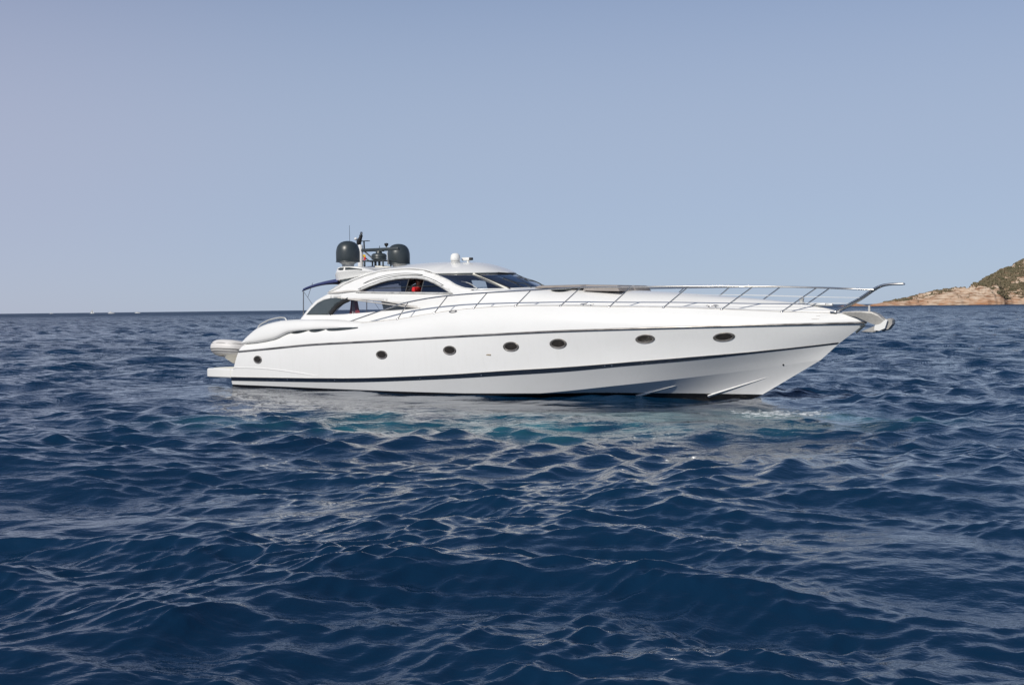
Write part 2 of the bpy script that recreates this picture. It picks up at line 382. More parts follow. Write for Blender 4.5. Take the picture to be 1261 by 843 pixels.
def sea_material():
    m = bpy.data.materials.new('sea_water'); m.use_nodes = True; n = m.node_tree; b = n.nodes['Principled BSDF']; ln = n.links.new
    N = n.nodes.new
    geo = N('ShaderNodeTexCoord'); P = geo.outputs['Object']
    def noise(scale, detail=3, stretch=None, rough=.55):
        t = N('ShaderNodeTexNoise'); t.inputs['Scale'].default_value = scale; t.inputs['Detail'].default_value = detail; t.inputs['Roughness'].default_value = rough
        if stretch:
            mp = N('ShaderNodeMapping'); mp.inputs['Scale'].default_value = stretch; mp.inputs['Rotation'].default_value = (0, 0, .3)
            ln(P, mp.inputs[0]); ln(mp.outputs[0], t.inputs['Vector'])
        else: ln(P, t.inputs['Vector'])
        return t.outputs['Fac']
    def rng_(x, a, c, lo=0., hi=1., smooth=True):
        r = N('ShaderNodeMapRange'); r.interpolation_type = 'SMOOTHSTEP' if smooth else 'LINEAR'
        for i, v in enumerate((a, c, lo, hi)): r.inputs[i+1].default_value = v
        ln(x, r.inputs[0]); return r.outputs[0]
    def math_(op, x, y=None):
        q = N('ShaderNodeMath'); q.operation = op
        for i, v in enumerate((x, y)):
            if v is None: continue
            if isinstance(v, (int, float)): q.inputs[i].default_value = v
            else: ln(v, q.inputs[i])
        return q.outputs[0]
    def ell(cx, cy, rx, ry, rot=0.0):        # soft blob in world metres
        mp = N('ShaderNodeMapping'); mp.vector_type = 'TEXTURE'
        mp.inputs['Location'].default_value = (cx, cy, 0); mp.inputs['Rotation'].default_value = (0, 0, rot); mp.inputs['Scale'].default_value = (rx, ry, 50)
        ln(P, mp.inputs[0]); l = N('ShaderNodeVectorMath'); l.operation = 'LENGTH'; ln(mp.outputs[0], l.inputs[0])
        return rng_(l.outputs['Value'], .25, 1.0, 1.0, 0.0)
    def mixc(f, a, c):
        x = N('ShaderNodeMix'); x.data_type = 'RGBA'
        for i, v in ((6, a), (7, c)):
            if isinstance(v, tuple): x.inputs[i].default_value = (*v, 1)
            else: ln(v, x.inputs[i])
        ln(f, x.inputs[0]); return x.outputs[2]
    big = rng_(noise(.05, 2), .35, .65)
    base = mixc(big, SEA_A, SEA_B)
    teal = math_('MAXIMUM', ell(.8, 27.6, 11, 4.0, -.04), ell(6.3, 28.5, 4.0, 2.8))
    tn = rng_(noise(.4, 4), .32, .66)
    teal = math_('MULTIPLY', teal, tn)
    base = mixc(teal, base, TEAL)
    # aerated flecks of foam thrown up by the thruster at the bow, and a few along the side
    fm = math_('MAXIMUM', ell(6.6, 29.6, 2.6, 2.3), math_('MULTIPLY', ell(2.5, 30.5, 6.0, 2.0), .55))
    fn = noise(4.5, 8, (1, 1.7, 1), .72)
    thr = math_('SUBTRACT', .84, math_('MULTIPLY', fm, .37))
    foam = rng_(math_('SUBTRACT', fn, thr), 0.0, .045)
    foam = math_('MULTIPLY', foam, rng_(fm, .05, .3))
    base = mixc(foam, base, (.76, .79, .79))
    ln(base, b.inputs['Base Color'])
    b.inputs['IOR'].default_value = 1.48; ln(rng_(foam, 0, 1, .5, .04, False), b.inputs['Specular IOR Level'])
    sprd = N('ShaderNodeAttribute'); sprd.attribute_name = 'spread'     # slopes of waves too far off to model, as roughness
    ln(math_('ADD', rng_(foam, 0, 1, .018, .7, False), math_('MULTIPLY', sprd.outputs['Fac'], .38)), b.inputs['Roughness'])
    # ripples too small for the mesh
    h0 = math_('MULTIPLY', noise(.22, 3, (1, 2.0, 1)), .8)
    h1 = math_('MULTIPLY', noise(1.1, 3, (1, 1.7, 1)), .30)
    h2 = math_('MULTIPLY', noise(4.2, 4, (1, 1.6, 1)), .085)
    h3 = math_('MULTIPLY', noise(15, 3, (1, 1.4, 1)), .016)
    un = N('ShaderNodeAttribute'); un.attribute_name = 'unresolved'; un = un.outputs['Fac']
    hh = math_('ADD', math_('MULTIPLY', math_('ADD', math_('ADD', h0, h1), math_('MULTIPLY', h2, .6)), un), math_('ADD', math_('MULTIPLY', h2, .18), math_('MULTIPLY', h3, .05)))
    hh = math_('ADD', hh, math_('MULTIPLY', foam, .03))
    bp = N('ShaderNodeBump'); bp.inputs['Distance'].default_value = 1.0
    lee = ell(*world_xy(11, 3.6), 13.0, 4.2, -TH)
    ln(math_('MULTIPLY', math_('SUBTRACT', 1.0, math_('MULTIPLY', lee, .9)), BUMP), bp.inputs['Strength'])
    ln(hh, bp.inputs['Height']); ln(bp.outputs[0], b.inputs['Normal'])
    return m
SEA_A = (.0023, .0180, .047); SEA_B = (.0030, .0240, .059); TEAL = (.026, .15, .18); BUMP = 1.15
sea_o = sea(); sea_o.data.materials.append(sea_material())

# ------------------------------------------------------------------ headland on the right, 1.3 km off
HD = 1300.0
SKYL = [(1030,0),(1040,.6),(1050,3.0),(1060,4.0),(1068,2.6),(1073,1.4),(1080,3.6),(1090,5.6),(1110,8.2),(1130,12.8),(1150,16.6),(1165,21.3),(1180,23.2),(1190,25),(1200,28.5),(1215,34),(1225,41),(1240,48),(1250,53),(1261,57),(1300,73),(1360,98),(1450,128),(1540,138),(1600,120),(1660,70),(1720,20),(1760,0)]
SX = PC([((x - 630)/1500*HD, y/1500*HD) for x, y in SKYL])       # skyline height over x
def land_h(x, d):                                # d = metres behind the shore line
    g = HD/(HD + np.maximum(d, 0)); H = SX(x*g)/g; run = 8 + H*1.75
    q = np.clip(d/run, 0, 1.0)
    px = x*g/HD*1500 + 630
    cliff = np.clip((px-1125)/25, 0, 1)*np.clip((1235-px)/22, 0, 1)
    steep = q**(.62 - .2*cliff)
    z = H*(steep + 0)
    z = z*np.where(d > run, np.exp(-np.maximum(d - run, 0)/(60 + 3*H)), 1)
    n1 = fbm(x, d, 3, 5, .045); n2 = 1 - np.abs(fbm(x, d*.6, 5, 5, .09))*2.2
    amp = np.clip(H/14, .12, 1)*np.clip(d/6, 0, 1)
    z = z + amp*(n1*3.0 + (n2 - .5)*2.6*(.55 + .5*cliff))
    # gully beside the pale cliff, and terraces of bedded rock
    gx = (1206 + (z/HD*1500 - 18)*-.9 - 630)/1500*HD
    z = z - 3.2*np.exp(-((x - gx)/3.2)**2)*np.clip(H/20, 0, 1)*np.clip(d/8, 0, 1)*(px < 1228)
    return np.where(d <= 0, -1.2, z - .25)
def headland():
    xs = np.arange((1030-630)/1500*HD, (1770-630)/1500*HD, 1.2); ds = np.r_[np.arange(-4, 70, .95), np.arange(70, 200, 3.0), np.arange(200, 420, 12.)]
    X, D = np.meshgrid(xs, ds, indexing='ij')
    shore = HD + 16*np.sin(X*.021) + 9*np.sin(X*.071+1) + fbm(X, X*0, 9, 3, .06)*10
    Z = land_h(X, D); Z[0] = -1.2; Z[-1] = -1.2; Z[:, -1] = -1.2
    mb = MB(); rows = [[(X[i, j], shore[i, j] + D[i, j], Z[i, j]) for j in range(len(ds))] for i in range(len(xs))]
    mb.grid(rows)
    me = bpy.data.meshes.new('headland'); me.from_pydata(mb.v, [], mb.f)
    for p in me.polygons: p.use_smooth = False
    o = bpy.data.objects.new('headland', me); col.objects.link(o); o['kind'] = 'structure'
    m = bpy.data.materials.new('bedded_rock'); m.use_nodes = True; n = m.node_tree; b = n.nodes['Principled BSDF']; ln = n.links.new; N = n.nodes.new
    b.inputs['Roughness'].default_value = .9; b.inputs['Specular IOR Level'].default_value = .1
    tc = N('ShaderNodeTexCoord'); sp = N('ShaderNodeSeparateXYZ'); ln(tc.outputs['Object'], sp.inputs[0])
    t1 = N('ShaderNodeTexNoise'); t1.inputs['Scale'].default_value = .07; t1.inputs['Detail'].default_value = 6; ln(tc.outputs['Object'], t1.inputs['Vector'])
    mp = N('ShaderNodeMapping'); mp.inputs['Scale'].default_value = (.06, .06, .55); mp.inputs['Rotation'].default_value = (0, .25, 0); ln(tc.outputs['Object'], mp.inputs[0])
    t2 = N('ShaderNodeTexNoise'); t2.inputs['Scale'].default_value = 1.6; t2.inputs['Detail'].default_value = 6; ln(mp.outputs[0], t2.inputs['Vector'])
    cr = N('ShaderNodeValToRGB'); e = cr.color_ramp.elements
    e[0].position = .36; e[0].color = (.20,.105,.065,1); e[1].position = .66; e[1].color = (.56,.46,.36,1)
    x = cr.color_ramp.elements.new(.46); x.color = (.42,.30,.21,1); x = cr.color_ramp.elements.new(.54); x.color = (.50,.385,.29,1)
    ln(t2.outputs['Fac'], cr.inputs[0])
    # rust-red bedded rock low down and out towards the point
    low = N('ShaderNodeMapRange'); low.inputs[1].default_value = 1.0; low.inputs[2].default_value = 9; low.inputs[3].default_value = .85; low.inputs[4].default_value = .0; ln(sp.outputs[2], low.inputs[0])
    mu = N('ShaderNodeMath'); mu.operation = 'MULTIPLY'; r1 = N('ShaderNodeMapRange'); r1.inputs[1].default_value = .38; r1.inputs[2].default_value = .58; ln(t1.outputs['Fac'], r1.inputs[0])
    ln(low.outputs[0], mu.inputs[0]); ln(r1.outputs[0], mu.inputs[1])
    mx = N('ShaderNodeMix'); mx.data_type = 'RGBA'; mx.inputs[7].default_value = (.40,.19,.095,1); ln(cr.outputs[0], mx.inputs[6]); ln(mu.outputs[0], mx.inputs[0])
    wet = N('ShaderNodeMapRange'); wet.inputs[1].default_value = .1; wet.inputs[2].default_value = .9; wet.inputs[3].default_value = .75; wet.inputs[4].default_value = 0; ln(sp.outputs[2], wet.inputs[0])
    m2 = N('ShaderNodeMix'); m2.data_type = 'RGBA'; m2.inputs[7].default_value = (.10,.06,.04,1); ln(mx.outputs[2], m2.inputs[6]); ln(wet.outputs[0], m2.inputs[0])
    ln(m2.outputs[2], b.inputs['Base Color'])
    bp = N('ShaderNodeBump'); bp.inputs['Strength'].default_value = .8; bp.inputs['Distance'].default_value = 1.5; ln(t2.outputs['Fac'], bp.inputs['Height']); ln(bp.outputs[0], b.inputs['Normal'])
    me.materials.append(m)
    # scrub: low maquis bushes too many to count
    g = np.random.default_rng(21); bm = bmesh.new(); bmesh.ops.create_icosphere(bm, subdivisions=1, radius=1.0)
    sv = np.array([v.co[:] for v in bm.verts]); sf = np.array([[v.index for v in f.verts] for f in bm.faces]); bm.free()
    K = 140000
    px = g.uniform(1035, 1740, K); H = SX((px - 630)/1500*HD); run = 8 + H*1.75
    d_ = 2 + g.random(K)*(run*1.3 - 2); x_ = (px - 630)/1500*(HD + d_); z_ = land_h(x_, d_); py = z_/(HD + d_)*1500
    veg = np.interp(px, [1080,1110,1140,1160,1185,1195,1208,1222,1232,1262,1340], [4.5,5.5,10,15.5,22,24,22,12,7.2,7.5,9])
    above = py > veg
    dens = np.where(above, .95, np.where(px > 1130, .012, 0.0))
    patchy = fbm(x_, d_, 31, 4, .06)
    dens = np.where(above & (patchy < -.20), .12, dens); dens = np.where(above & (px < 1190), dens*.55, dens)
    keep = g.random(K) < dens*.40
    x_, d_, z_, px = x_[keep], d_[keep], z_[keep], px[keep]; n_ = len(x_)
    s_ = g.uniform(.7, 1.0, n_)*g.choice([.8,1.1,1.7], n_, p=[.5,.35,.15])*np.where(px > 1190, 1.0, .62)
    sh = HD + 16*np.sin(x_*.021) + 9*np.sin(x_*.071+1) + fbm(x_, x_*0, 9, 3, .06)*10
    jit = 1 + g.normal(0, .22, (n_, len(sv), 1))
    V = sv[None]*jit*(s_[:, None, None]*np.array([1.25, 1.25, .8])) + np.stack([x_, sh + d_, z_ + s_*.3], 1)[:, None, :]
    F = (sf[None] + (np.arange(n_)*len(sv))[:, None, None]).reshape(-1, 3); V = V.reshape(-1, 3)
    me = bpy.data.meshes.new('scrub'); me.from_pydata(V.tolist(), [], F.tolist())
    o = bpy.data.objects.new('scrub', me); col.objects.link(o); o['kind'] = 'stuff'
    tag(o, 'dark green and brown maquis scrub covering the slopes of the rocky headland', 'scrub')
    m = mat('maquis', (.10,.093,.055), .9, spec=.1, noise=(.17,1.0,(.205,.16,.105))); me.materials.append(m)
headland()
# ------------------------------------------------------------------ the motor yacht (local x = metres from the platform's aft edge, y = port, z = up)
Y = empty('motor_yacht', (YO[0], YO[1], 0), -TH)
tag(Y, 'large white motor yacht with navy hull stripe and two grey satellite domes', 'motor yacht')
def part(mb, name, m, parent=None, **k): return mb.build(name, M[m], parent or Y, **k)
NU = 260
U = 1 - (1 - np.linspace(0, 1, NU))**1.5
def line(s0, s1, tf, zf): 
    s = s0 + (s1 - s0)*U
    return np.stack([s, tf(s) if callable(tf) else np.full_like(s, tf), zf(s)], 1)
keel = line(1.45, 19.35, 0.0, z_keel)
chine = line(1.40, 21.10, t_ch, z_ch); sbot = line(1.40, 21.57, t_sb, z_sb); stop = line(1.42, 21.62, t_st, z_st)
rub = line(1.83, 22.31, t_rub, z_rub); gun = line(2.0, 21.8, t_gun, z_gun)
chine[-1, 1] = sbot[-1, 1] = stop[-1, 1] = rub[-1, 1] = gun[-1, 1] = 0
def between(a, b, q, bulge): 
    p = a + (b - a)*q; p = p.copy(); p[:, 1] += bulge*np.clip(p[:, 1]/.5, 0, 1); p[-1, 1] = 0; return p
taper = np.clip((22 - rub[:, 0])/6, 0, 1); bowy = np.clip((rub[:, 0] - 11)/8, 0, 1)
hl = [keel, between(keel, chine, .25, -.036*bowy), between(keel, chine, .5, -.05*bowy), between(keel, chine, .75, -.036*bowy), chine, between(chine, sbot, .33, -.010*bowy), between(chine, sbot, .67, -.010*bowy), sbot, stop,
      between(stop, rub, .33, .015 - .075*bowy*taper), between(stop, rub, .67, .02 - .06*bowy*taper), rub]
hl = [np.maximum(q, [[-9, 0, -9]]) for q in hl]
topl = [rub + [0, -.012, .03]]
for q in (.2, .4, .6, .8, 1.0):
    # tumblehome: quadratic from the rub rail to the gunwale crease
    c = rub + (gun - rub)*[.5, 0, .72]; c[:, 1] = rub[:, 1] - .03
    p = rub*(1-q)**2 + c*2*q*(1-q) + gun*q*q; p[-1, 1] = 0
    if q > .9: p = gun.copy()
    topl.append(np.maximum(p, [[-9, 0, -9]]))
topl[0] = np.maximum(topl[0], [[-9, 0, -9]])
def shell(ls, side): return [[(p[0], -side*p[1], p[2]) for p in q] for q in ls]
mb = MB()
for sd_ in (1, -1):                          # hard edges along chine and stripe: each run of plating is its own strip
    for i_, j_ in ((0, 5), (4, 8), (7, 9), (8, 12)): mb.grid(shell(hl[i_:j_], sd_))
tr = [(q[0][0], q[0][1], q[0][2]) for q in hl]        # raked transom
n_ = len(tr); mb.add([(x, -y, z) for x, y, z in tr] + [(x, y, z) for x, y, z in tr], [(i, i+1, n_+i+1, n_+i) for i in range(n_-1)])
hull = mb.build('hull', M['hull'], Y, smooth=180, weld=False)
mb = MB()
for sd_ in (1, -1): mb.grid(shell(topl, sd_))
tops = part(mb, 'topsides', 'white', smooth=50)
def bvh_of(o): return BVHTree.FromPolygons([v.co[:] for v in o.data.vertices], [p.vertices[:] for p in o.data.polygons])
BH = bvh_of(hull); BT = bvh_of(tops)
def on_hull(s, z, tree=None):                # point and outward normal on the starboard skin
    p, nrm, i, d = (tree or BH).ray_cast(Vector((s, -9, z)), Vector((0, 1, 0)))
    if p is None: p, nrm, i, d = (tree or BH).find_nearest(Vector((s, -float(t_rub(min(s, 22.2))), z)))
    if nrm.y > 0: nrm = -nrm
    return p, nrm
# rub rail, both sides
for side in (1, -1):
    r_ = [(p[0], -side*p[1], p[2]) for p in rub[::2]] + [(22.315, 0, 2.11)]
    part(MB().tube([(x, y - side*.012*(1 if abs(y) > .05 else 0), z + .005) for x, y, z in r_], .028, 8), 'rub_rail', 'rub', smooth=60)
    rows = []
    for q, off in ((0, -.004), (0, .010), (1, .010), (1, -.004)):
        L_ = sbot if q == 0 else stop
        L_ = L_[:-2] ; rows.append([(p[0], -side*(p[1] + off), p[2] + (.004 if q == 0 else .012)) for p in L_])
    part(MB().loft([list(t) for t in zip(*rows)]), 'hull_stripe', 'stripe', smooth=30)
    part(MB().tube([(p[0], -side*(p[1] + .004), p[2] + .024) for p in stop[:-4:2]], .010, 6), 'stripe_capping', 'lining', smooth=60)
# spray rails on the bow bottom
for side in (1, -1):
    for a, b in (((15.9, .06), (17.24, .40)), ((17.96, .11), (19.70, .66))):
        rows = []
        for k in range(15):
            q = k/14; s = a[0] + (b[0]-a[0])*q; z = a[1] + (b[1]-a[1])*q
            p, nr = on_hull(s, z); w_ = .085*(1 - q)**.6 + .006
            rows.append([(p.x, side*(p.y + .02), p.z + w_*.6), (p.x - nr.x*0, side*(p.y - w_*.36), p.z - w_*.2), (p.x, side*(p.y + .02), p.z - w_*.65)])
        part(MB().loft(rows), 'spray_rail', 'white', smooth=0)
# portholes on the near side
def ring(p, n, a, b, m=28, lift=0.0):
    ux = Vector((1, 0, 0)); ux = (ux - n*ux.dot(n)).normalized(); uz = n.cross(ux)
    if uz.z < 0: uz = -uz
    return [p + n*lift + ux*(a*math.cos(2*math.pi*k/m)) + uz*(b*math.sin(2*math.pi*k/m)) for k in range(m)]
for s, z, a, b in ((2.78,.98,.19,.125), (8.2,1.21,.215,.125), (10.75,1.37,.22,.13), (12.8,1.49,.245,.135), (14.26,1.58,.25,.135), (16.75,1.71,.265,.12), (18.83,1.76,.285,.118)):
    p, nr = on_hull(s, z); a *= .95; b *= .92
    fr = part(MB().loft([ring(p, nr, a*1.10, b*1.16, lift=-.03), ring(p, nr, a*1.10, b*1.16, lift=.010), ring(p, nr, a*1.02, b*1.05, lift=.022), ring(p, nr, a*.84, b*.78, lift=.012), ring(p, nr, a*.80, b*.72, lift=-.02)], False), 'porthole', 'bronze', smooth=50)
    o = MB().add(ring(p, nr, a*.86, b*.80, lift=.006), [tuple(range(28))]).build('pane', M['portglass'], fr, smooth=0)
# little skin fittings and drains
for s, z in ((3.45,.30), (4.1,.34), (6.2,.38), (9.6,.5), (11.75,.64), (15.55,.95), (15.75,.96), (20.15,1.0)):
    p, nr = on_hull(s, z); part(MB().lathe([(.024,-.02),(.025,.010),(.015,.014)], p, 10, nr), 'skin_fitting', 'steel' if s < 19 else 'black', smooth=40)
p, nr = on_hull(12.05, 1.25); part(MB().box(p, (.16,.02,.035), .006), 'fuel_vent', 'tan')
# moulded spray knuckle above the platform, near side and far side
for side in (1, -1):
    pts = []
    for s, z in crv([(1.5,.69),(2.6,.70),(3.6,.66),(4.6,.58),(5.7,.48)], 24):
        p, nr = on_hull(s, z); pts.append((p.x, side*(p.y - .001), p.z))
    part(MB().tube(pts, [.016]*18 + [.014,.012,.010,.008,.006,.004], 6), 'moulded_knuckle', 'white')
# bathing platform
pl = [(0.0, 2.18), (.04, 2.30), (.16, 2.36), (1.55, 2.43), (1.9, 2.40)]
o_ = [(x, -y) for x, y in pl] + [(x, y) for x, y in reversed(pl)]
part(MB().loft([[(x + (.02 if k in (0, 3) else 0), y*(.985 if k in (0, 3) else 1), z) for x, y in o_] for k, z in ((0, .325), (1, .36), (2, .60), (3, .635))]), 'bathing_platform', 'white', smooth=30)
part(MB().box((.85, 0, .640), (1.4, 4.2, .012), .004), 'platform_decking', 'cream')
for side in (1, -1): part(MB().box((1.32, -side*2.415, .48), (.012, .02, .29)), 'platform_joint', 'cream', smooth=0)

# deck: side decks and coachroof
def tg(s): return float(t_gun(s))
mb = MB()
for side in (1, -1):
    rows = []
    for s in np.linspace(3.9, 10.9, 40):
        rows.append([(s, -side*q, z) for q, z in ((tg(s), float(z_gun(s))), (tg(s) - .05, float(z_gun(s)) + .012), (float(t_0(s)) + .03, float(z_0(s))), (float(t_0(s)) - .25, float(z_0(s))))])
    mb.grid(rows)
part(mb, 'side_deck', 'white', smooth=60)
mb = MB(); rows = []
for s in np.r_[np.linspace(10.55, 20.5, 70), np.linspace(20.65, 21.79, 14)]:
    g_ = max(tg(s), .004); t0 = max(float(t_0(s)), g_*.72); zg = float(z_gun(s)); z0 = zg + .04*min(1, g_); zc = max(float(z_crown(s)), zg + .005)
    p_ = float(np.interp(s, [10.6, 12.3, 14, 16, 19], [9, 5.5, 3.6, 2.6, 2.0]))
    half = [(g_, zg), (g_ - .04*min(1, g_), zg + .01)]
    for r_ in (1, .985, .96, .93, .89, .84, .78, .7, .6, .48, .34, .17, 0): half.append((t0*r_, z0 + (zc - z0)*(1 - r_**p_)))
    bl = float(np.clip((13.2 - s)/2.2, 0, 1)); bl = bl*bl*(3 - 2*bl); t1 = float(t_1(min(s, 12))) - max(0, s - 12)*.3
    k_ = 0
    for r_ in (1, .985, .96, .93, .89, .84, .78, .7, .6, .48, .34, .17, 0):
        # abaft the windscreen the deck rises steeply to the coachroof edge, then runs flat
        q = (1 - r_)/.22
        e = (t0 + (t1 - t0)*min(1, q*1.0) + .008, z0 + (Z1 - z0)*min(1, q)) if q < 1 else (t1*r_/.78, Z1 + (zc - Z1)*(1 - (r_/.78)**2))
        a_ = half[2 + k_]; half[2 + k_] = (a_[0]*(1-bl) + e[0]*bl, a_[1]*(1-bl) + e[1]*bl); k_ += 1
    rows.append([(s, -t, z) for t, z in half] + [(s, t, z) for t, z in reversed(half[:-1])])
mb.grid(rows)
fore = part(mb, 'foredeck', 'white', smooth=50)
BF = bvh_of(fore)
def on_deck(s, t):
    p, nr, i, d = BF.ray_cast(Vector((s, -t, 9)), Vector((0, 0, -1))); return p
# rounded bow tip between gunwale and rub rail
rows = []
for k in range(13):
    q = k/12; s = 21.2 + (22.34 - 21.2)*q; tt = float(t_rub(min(s, 22.3)))*(1 - .1*q) if k < 12 else .004
    zt = float(np.interp(s, [21.2, 21.5, 21.8, 22.0, 22.2, 22.34], [2.40, 2.395, 2.365, 2.315, 2.24, 2.13])); zb = 2.095
    rows.append([(s, -tt*math.cos(a), zb + (zt - zb)*math.sin(a)) for a in np.linspace(0, math.pi, 15)])
part(MB().grid(rows), 'bow_cap', 'white', smooth=60)
# crease line where deck and topsides meet
for side in (1, -1):
    part(MB().tube([(s, -side*(tg(s) + .002), float(z_gun(s)) + .006) for s in np.linspace(7.0, 21.5, 80)], .010, 6), 'toe_rail', 'lining', smooth=60)
    for dz in (.10, .19):
        pts = []
        for s in np.linspace(21.2 - dz, 21.75 - dz, 6):
            p, nr = on_hull(s, 2.12 + .27*0 + (.30 - dz)*.9, BT); pts.append((p.x, side*(p.y - .002), p.z))
        part(MB().tube(pts, .008, 5), 'bow_slot', 'lining')

# quarter coamings: the fat rounded mouldings along both sides of the cockpit
wz_b = PC([(1.85,1.50),(2.54,1.53),(3.0,1.585),(3.47,1.66),(4.15,1.88),(4.87,1.94),(5.7,1.98),(7.3,2.03)])
wz_t = PC([(1.85,1.58),(1.95,1.67),(2.1,1.78),(2.52,2.03),(3.12,2.2),(3.76,2.28),(4.51,2.31),(5.5,2.31),(7.3,2.22)])
wt_b = PC([(1.85,2.40),(2.2,2.47),(3.5,2.52),(5,2.53),(6.3,2.52),(7.3,2.38)]); wt_t = PC([(1.85,2.30),(2.3,2.34),(3.5,2.36),(5,2.35),(7.3,2.22)])
for side in (1, -1):
    rows = []
    for s in np.r_[np.linspace(1.85, 2.3, 10), np.linspace(2.4, 7.3, 50)]:
        zb, zt, tb, tt = (float(f(s)) for f in (wz_b, wz_t, wt_b, wt_t)); H_ = zt - zb
        pr = [(tb - .5, zb), (tb - .06, zb), (tb - .01, zb + .02*min(1, H_*3)), (tb + .015, zb + .16*H_), (tb + .015 - .02, zb + .38*H_), (tb*.72 + tt*.28 + .015, zb + .62*H_), (tb*.42 + tt*.58, zb + .84*H_), (tt - .02, zb + .965*H_), (tt - .13, zt), (tt - .42, zt), (tt - .5, zb)]
        rows.append([(s, -side*t, z) for t, z in pr])
    part(MB().loft(rows), 'quarter_coaming', 'white', smooth=60)
    # the three scalloped engine-air slots in the shadow under it
    for s0, s1, dp in ((4.17, 4.97, .066), (5.02, 5.74, .066), (5.78, 7.12, .055)):
        top, bot = [], []
        for q in np.linspace(0, 1, 17):
            s = s0 + (s1 - s0)*q; zt = float(wz_b(s)) + .03; zz = float(wz_b(s)) - dp*(math.sin(math.pi*q**(.8 if s1 < 7 else .55))**.8) - .004
            pt, nr = on_hull(s, zt, BT); pb, nr = on_hull(s, zz, BT)
            top.append((pt.x, side*(pt.y - .008), pt.z)); bot.append((pb.x, side*(pb.y - .006), pb.z))
        part(MB().grid([top, bot]), 'air_slot', 'dark', smooth=0, solid=.004)
    # grab rail on the coaming
    pts = crv([(2.50,2.3,1.99),(2.54,2.3,2.07),(2.83,2.3,2.22),(3.15,2.3,2.315),(3.6,2.3,2.37),(3.77,2.3,2.355),(3.84,2.3,2.27)], 26)
    hr = part(MB().tube([(x, -side*(y - .02), z) for x, y, z in pts], .02, 8), 'grab_rail', 'palealu', smooth=60)
    for s in (2.95, 3.55): MB().tube([(s, -side*2.28, float(wz_t(s)) - .03), (s, -side*2.28, float(np.interp(s, pts[:, 0], pts[:, 2])))], .012, 6).build('post', M['steel'], hr, smooth=60)

# superstructure sides with the two window openings
LOWW = [(4.46,2.45),(4.66,2.645),(4.90,2.825),(5.17,2.93),(5.47,2.985),(5.75,2.99),(6.17,2.955),(6.59,2.93),(7.1,2.905),(7.52,2.875),(7.93,2.825),(8.48,2.745),(8.81,2.685),(9.14,2.617),(8.38,2.58),(7.58,2.54),(6.66,2.485),(5.99,2.455),(5.4,2.44)]
UPW = [(6.56,3.18),(7.0,3.335),(7.4,3.45),(7.69,3.51),(7.98,3.548),(8.28,3.565),(8.59,3.566),(8.83,3.555),(9.09,3.52),(9.3,3.47),(9.55,3.39),(9.93,3.23),(10.30,3.055),(9.17,3.08),(7.89,3.13)]
WSAFT = [(9.49,3.66),(9.79,3.54),(10.05,3.44),(10.25,3.34),(10.43,3.27),(10.78,3.19)]
ROOFE = [(5.34,3.15),(5.37,3.165),(5.67,3.27),(5.89,3.40),(6.39,3.58),(6.83,3.71),(7.21,3.79),(7.61,3.825),(8.25,3.845),(8.9,3.80)]
OUT = ([(4.15,2.12)] + [(s, float(z_0(s)) - .06) for s in np.linspace(4.6, 10.9, 22)] + [(10.95,3.16)] + WSAFT[::-1] + ROOFE[::-1]
       + [(5.36,3.135),(5.12,3.04),(4.81,2.90),(4.58,2.70),(4.36,2.46),(4.22,2.3)])
def edge_tube(poly, side, r, m, name, parent=None, off=.012, closed=True):
    pts = dense(poly, .07); pts = pts + pts[:1] if closed else pts
    mb_ = MB().tube([(x, -side*(float(t_side(x, z)) + off), z) for x, z in pts], r, 6)
    return mb_.build(name, M[m], parent or Y, smooth=60)
ARC = [(5.42,2.445),(5.56,2.64),(5.77,2.82),(6.05,2.955)]           # where the smoked quarter panel ends
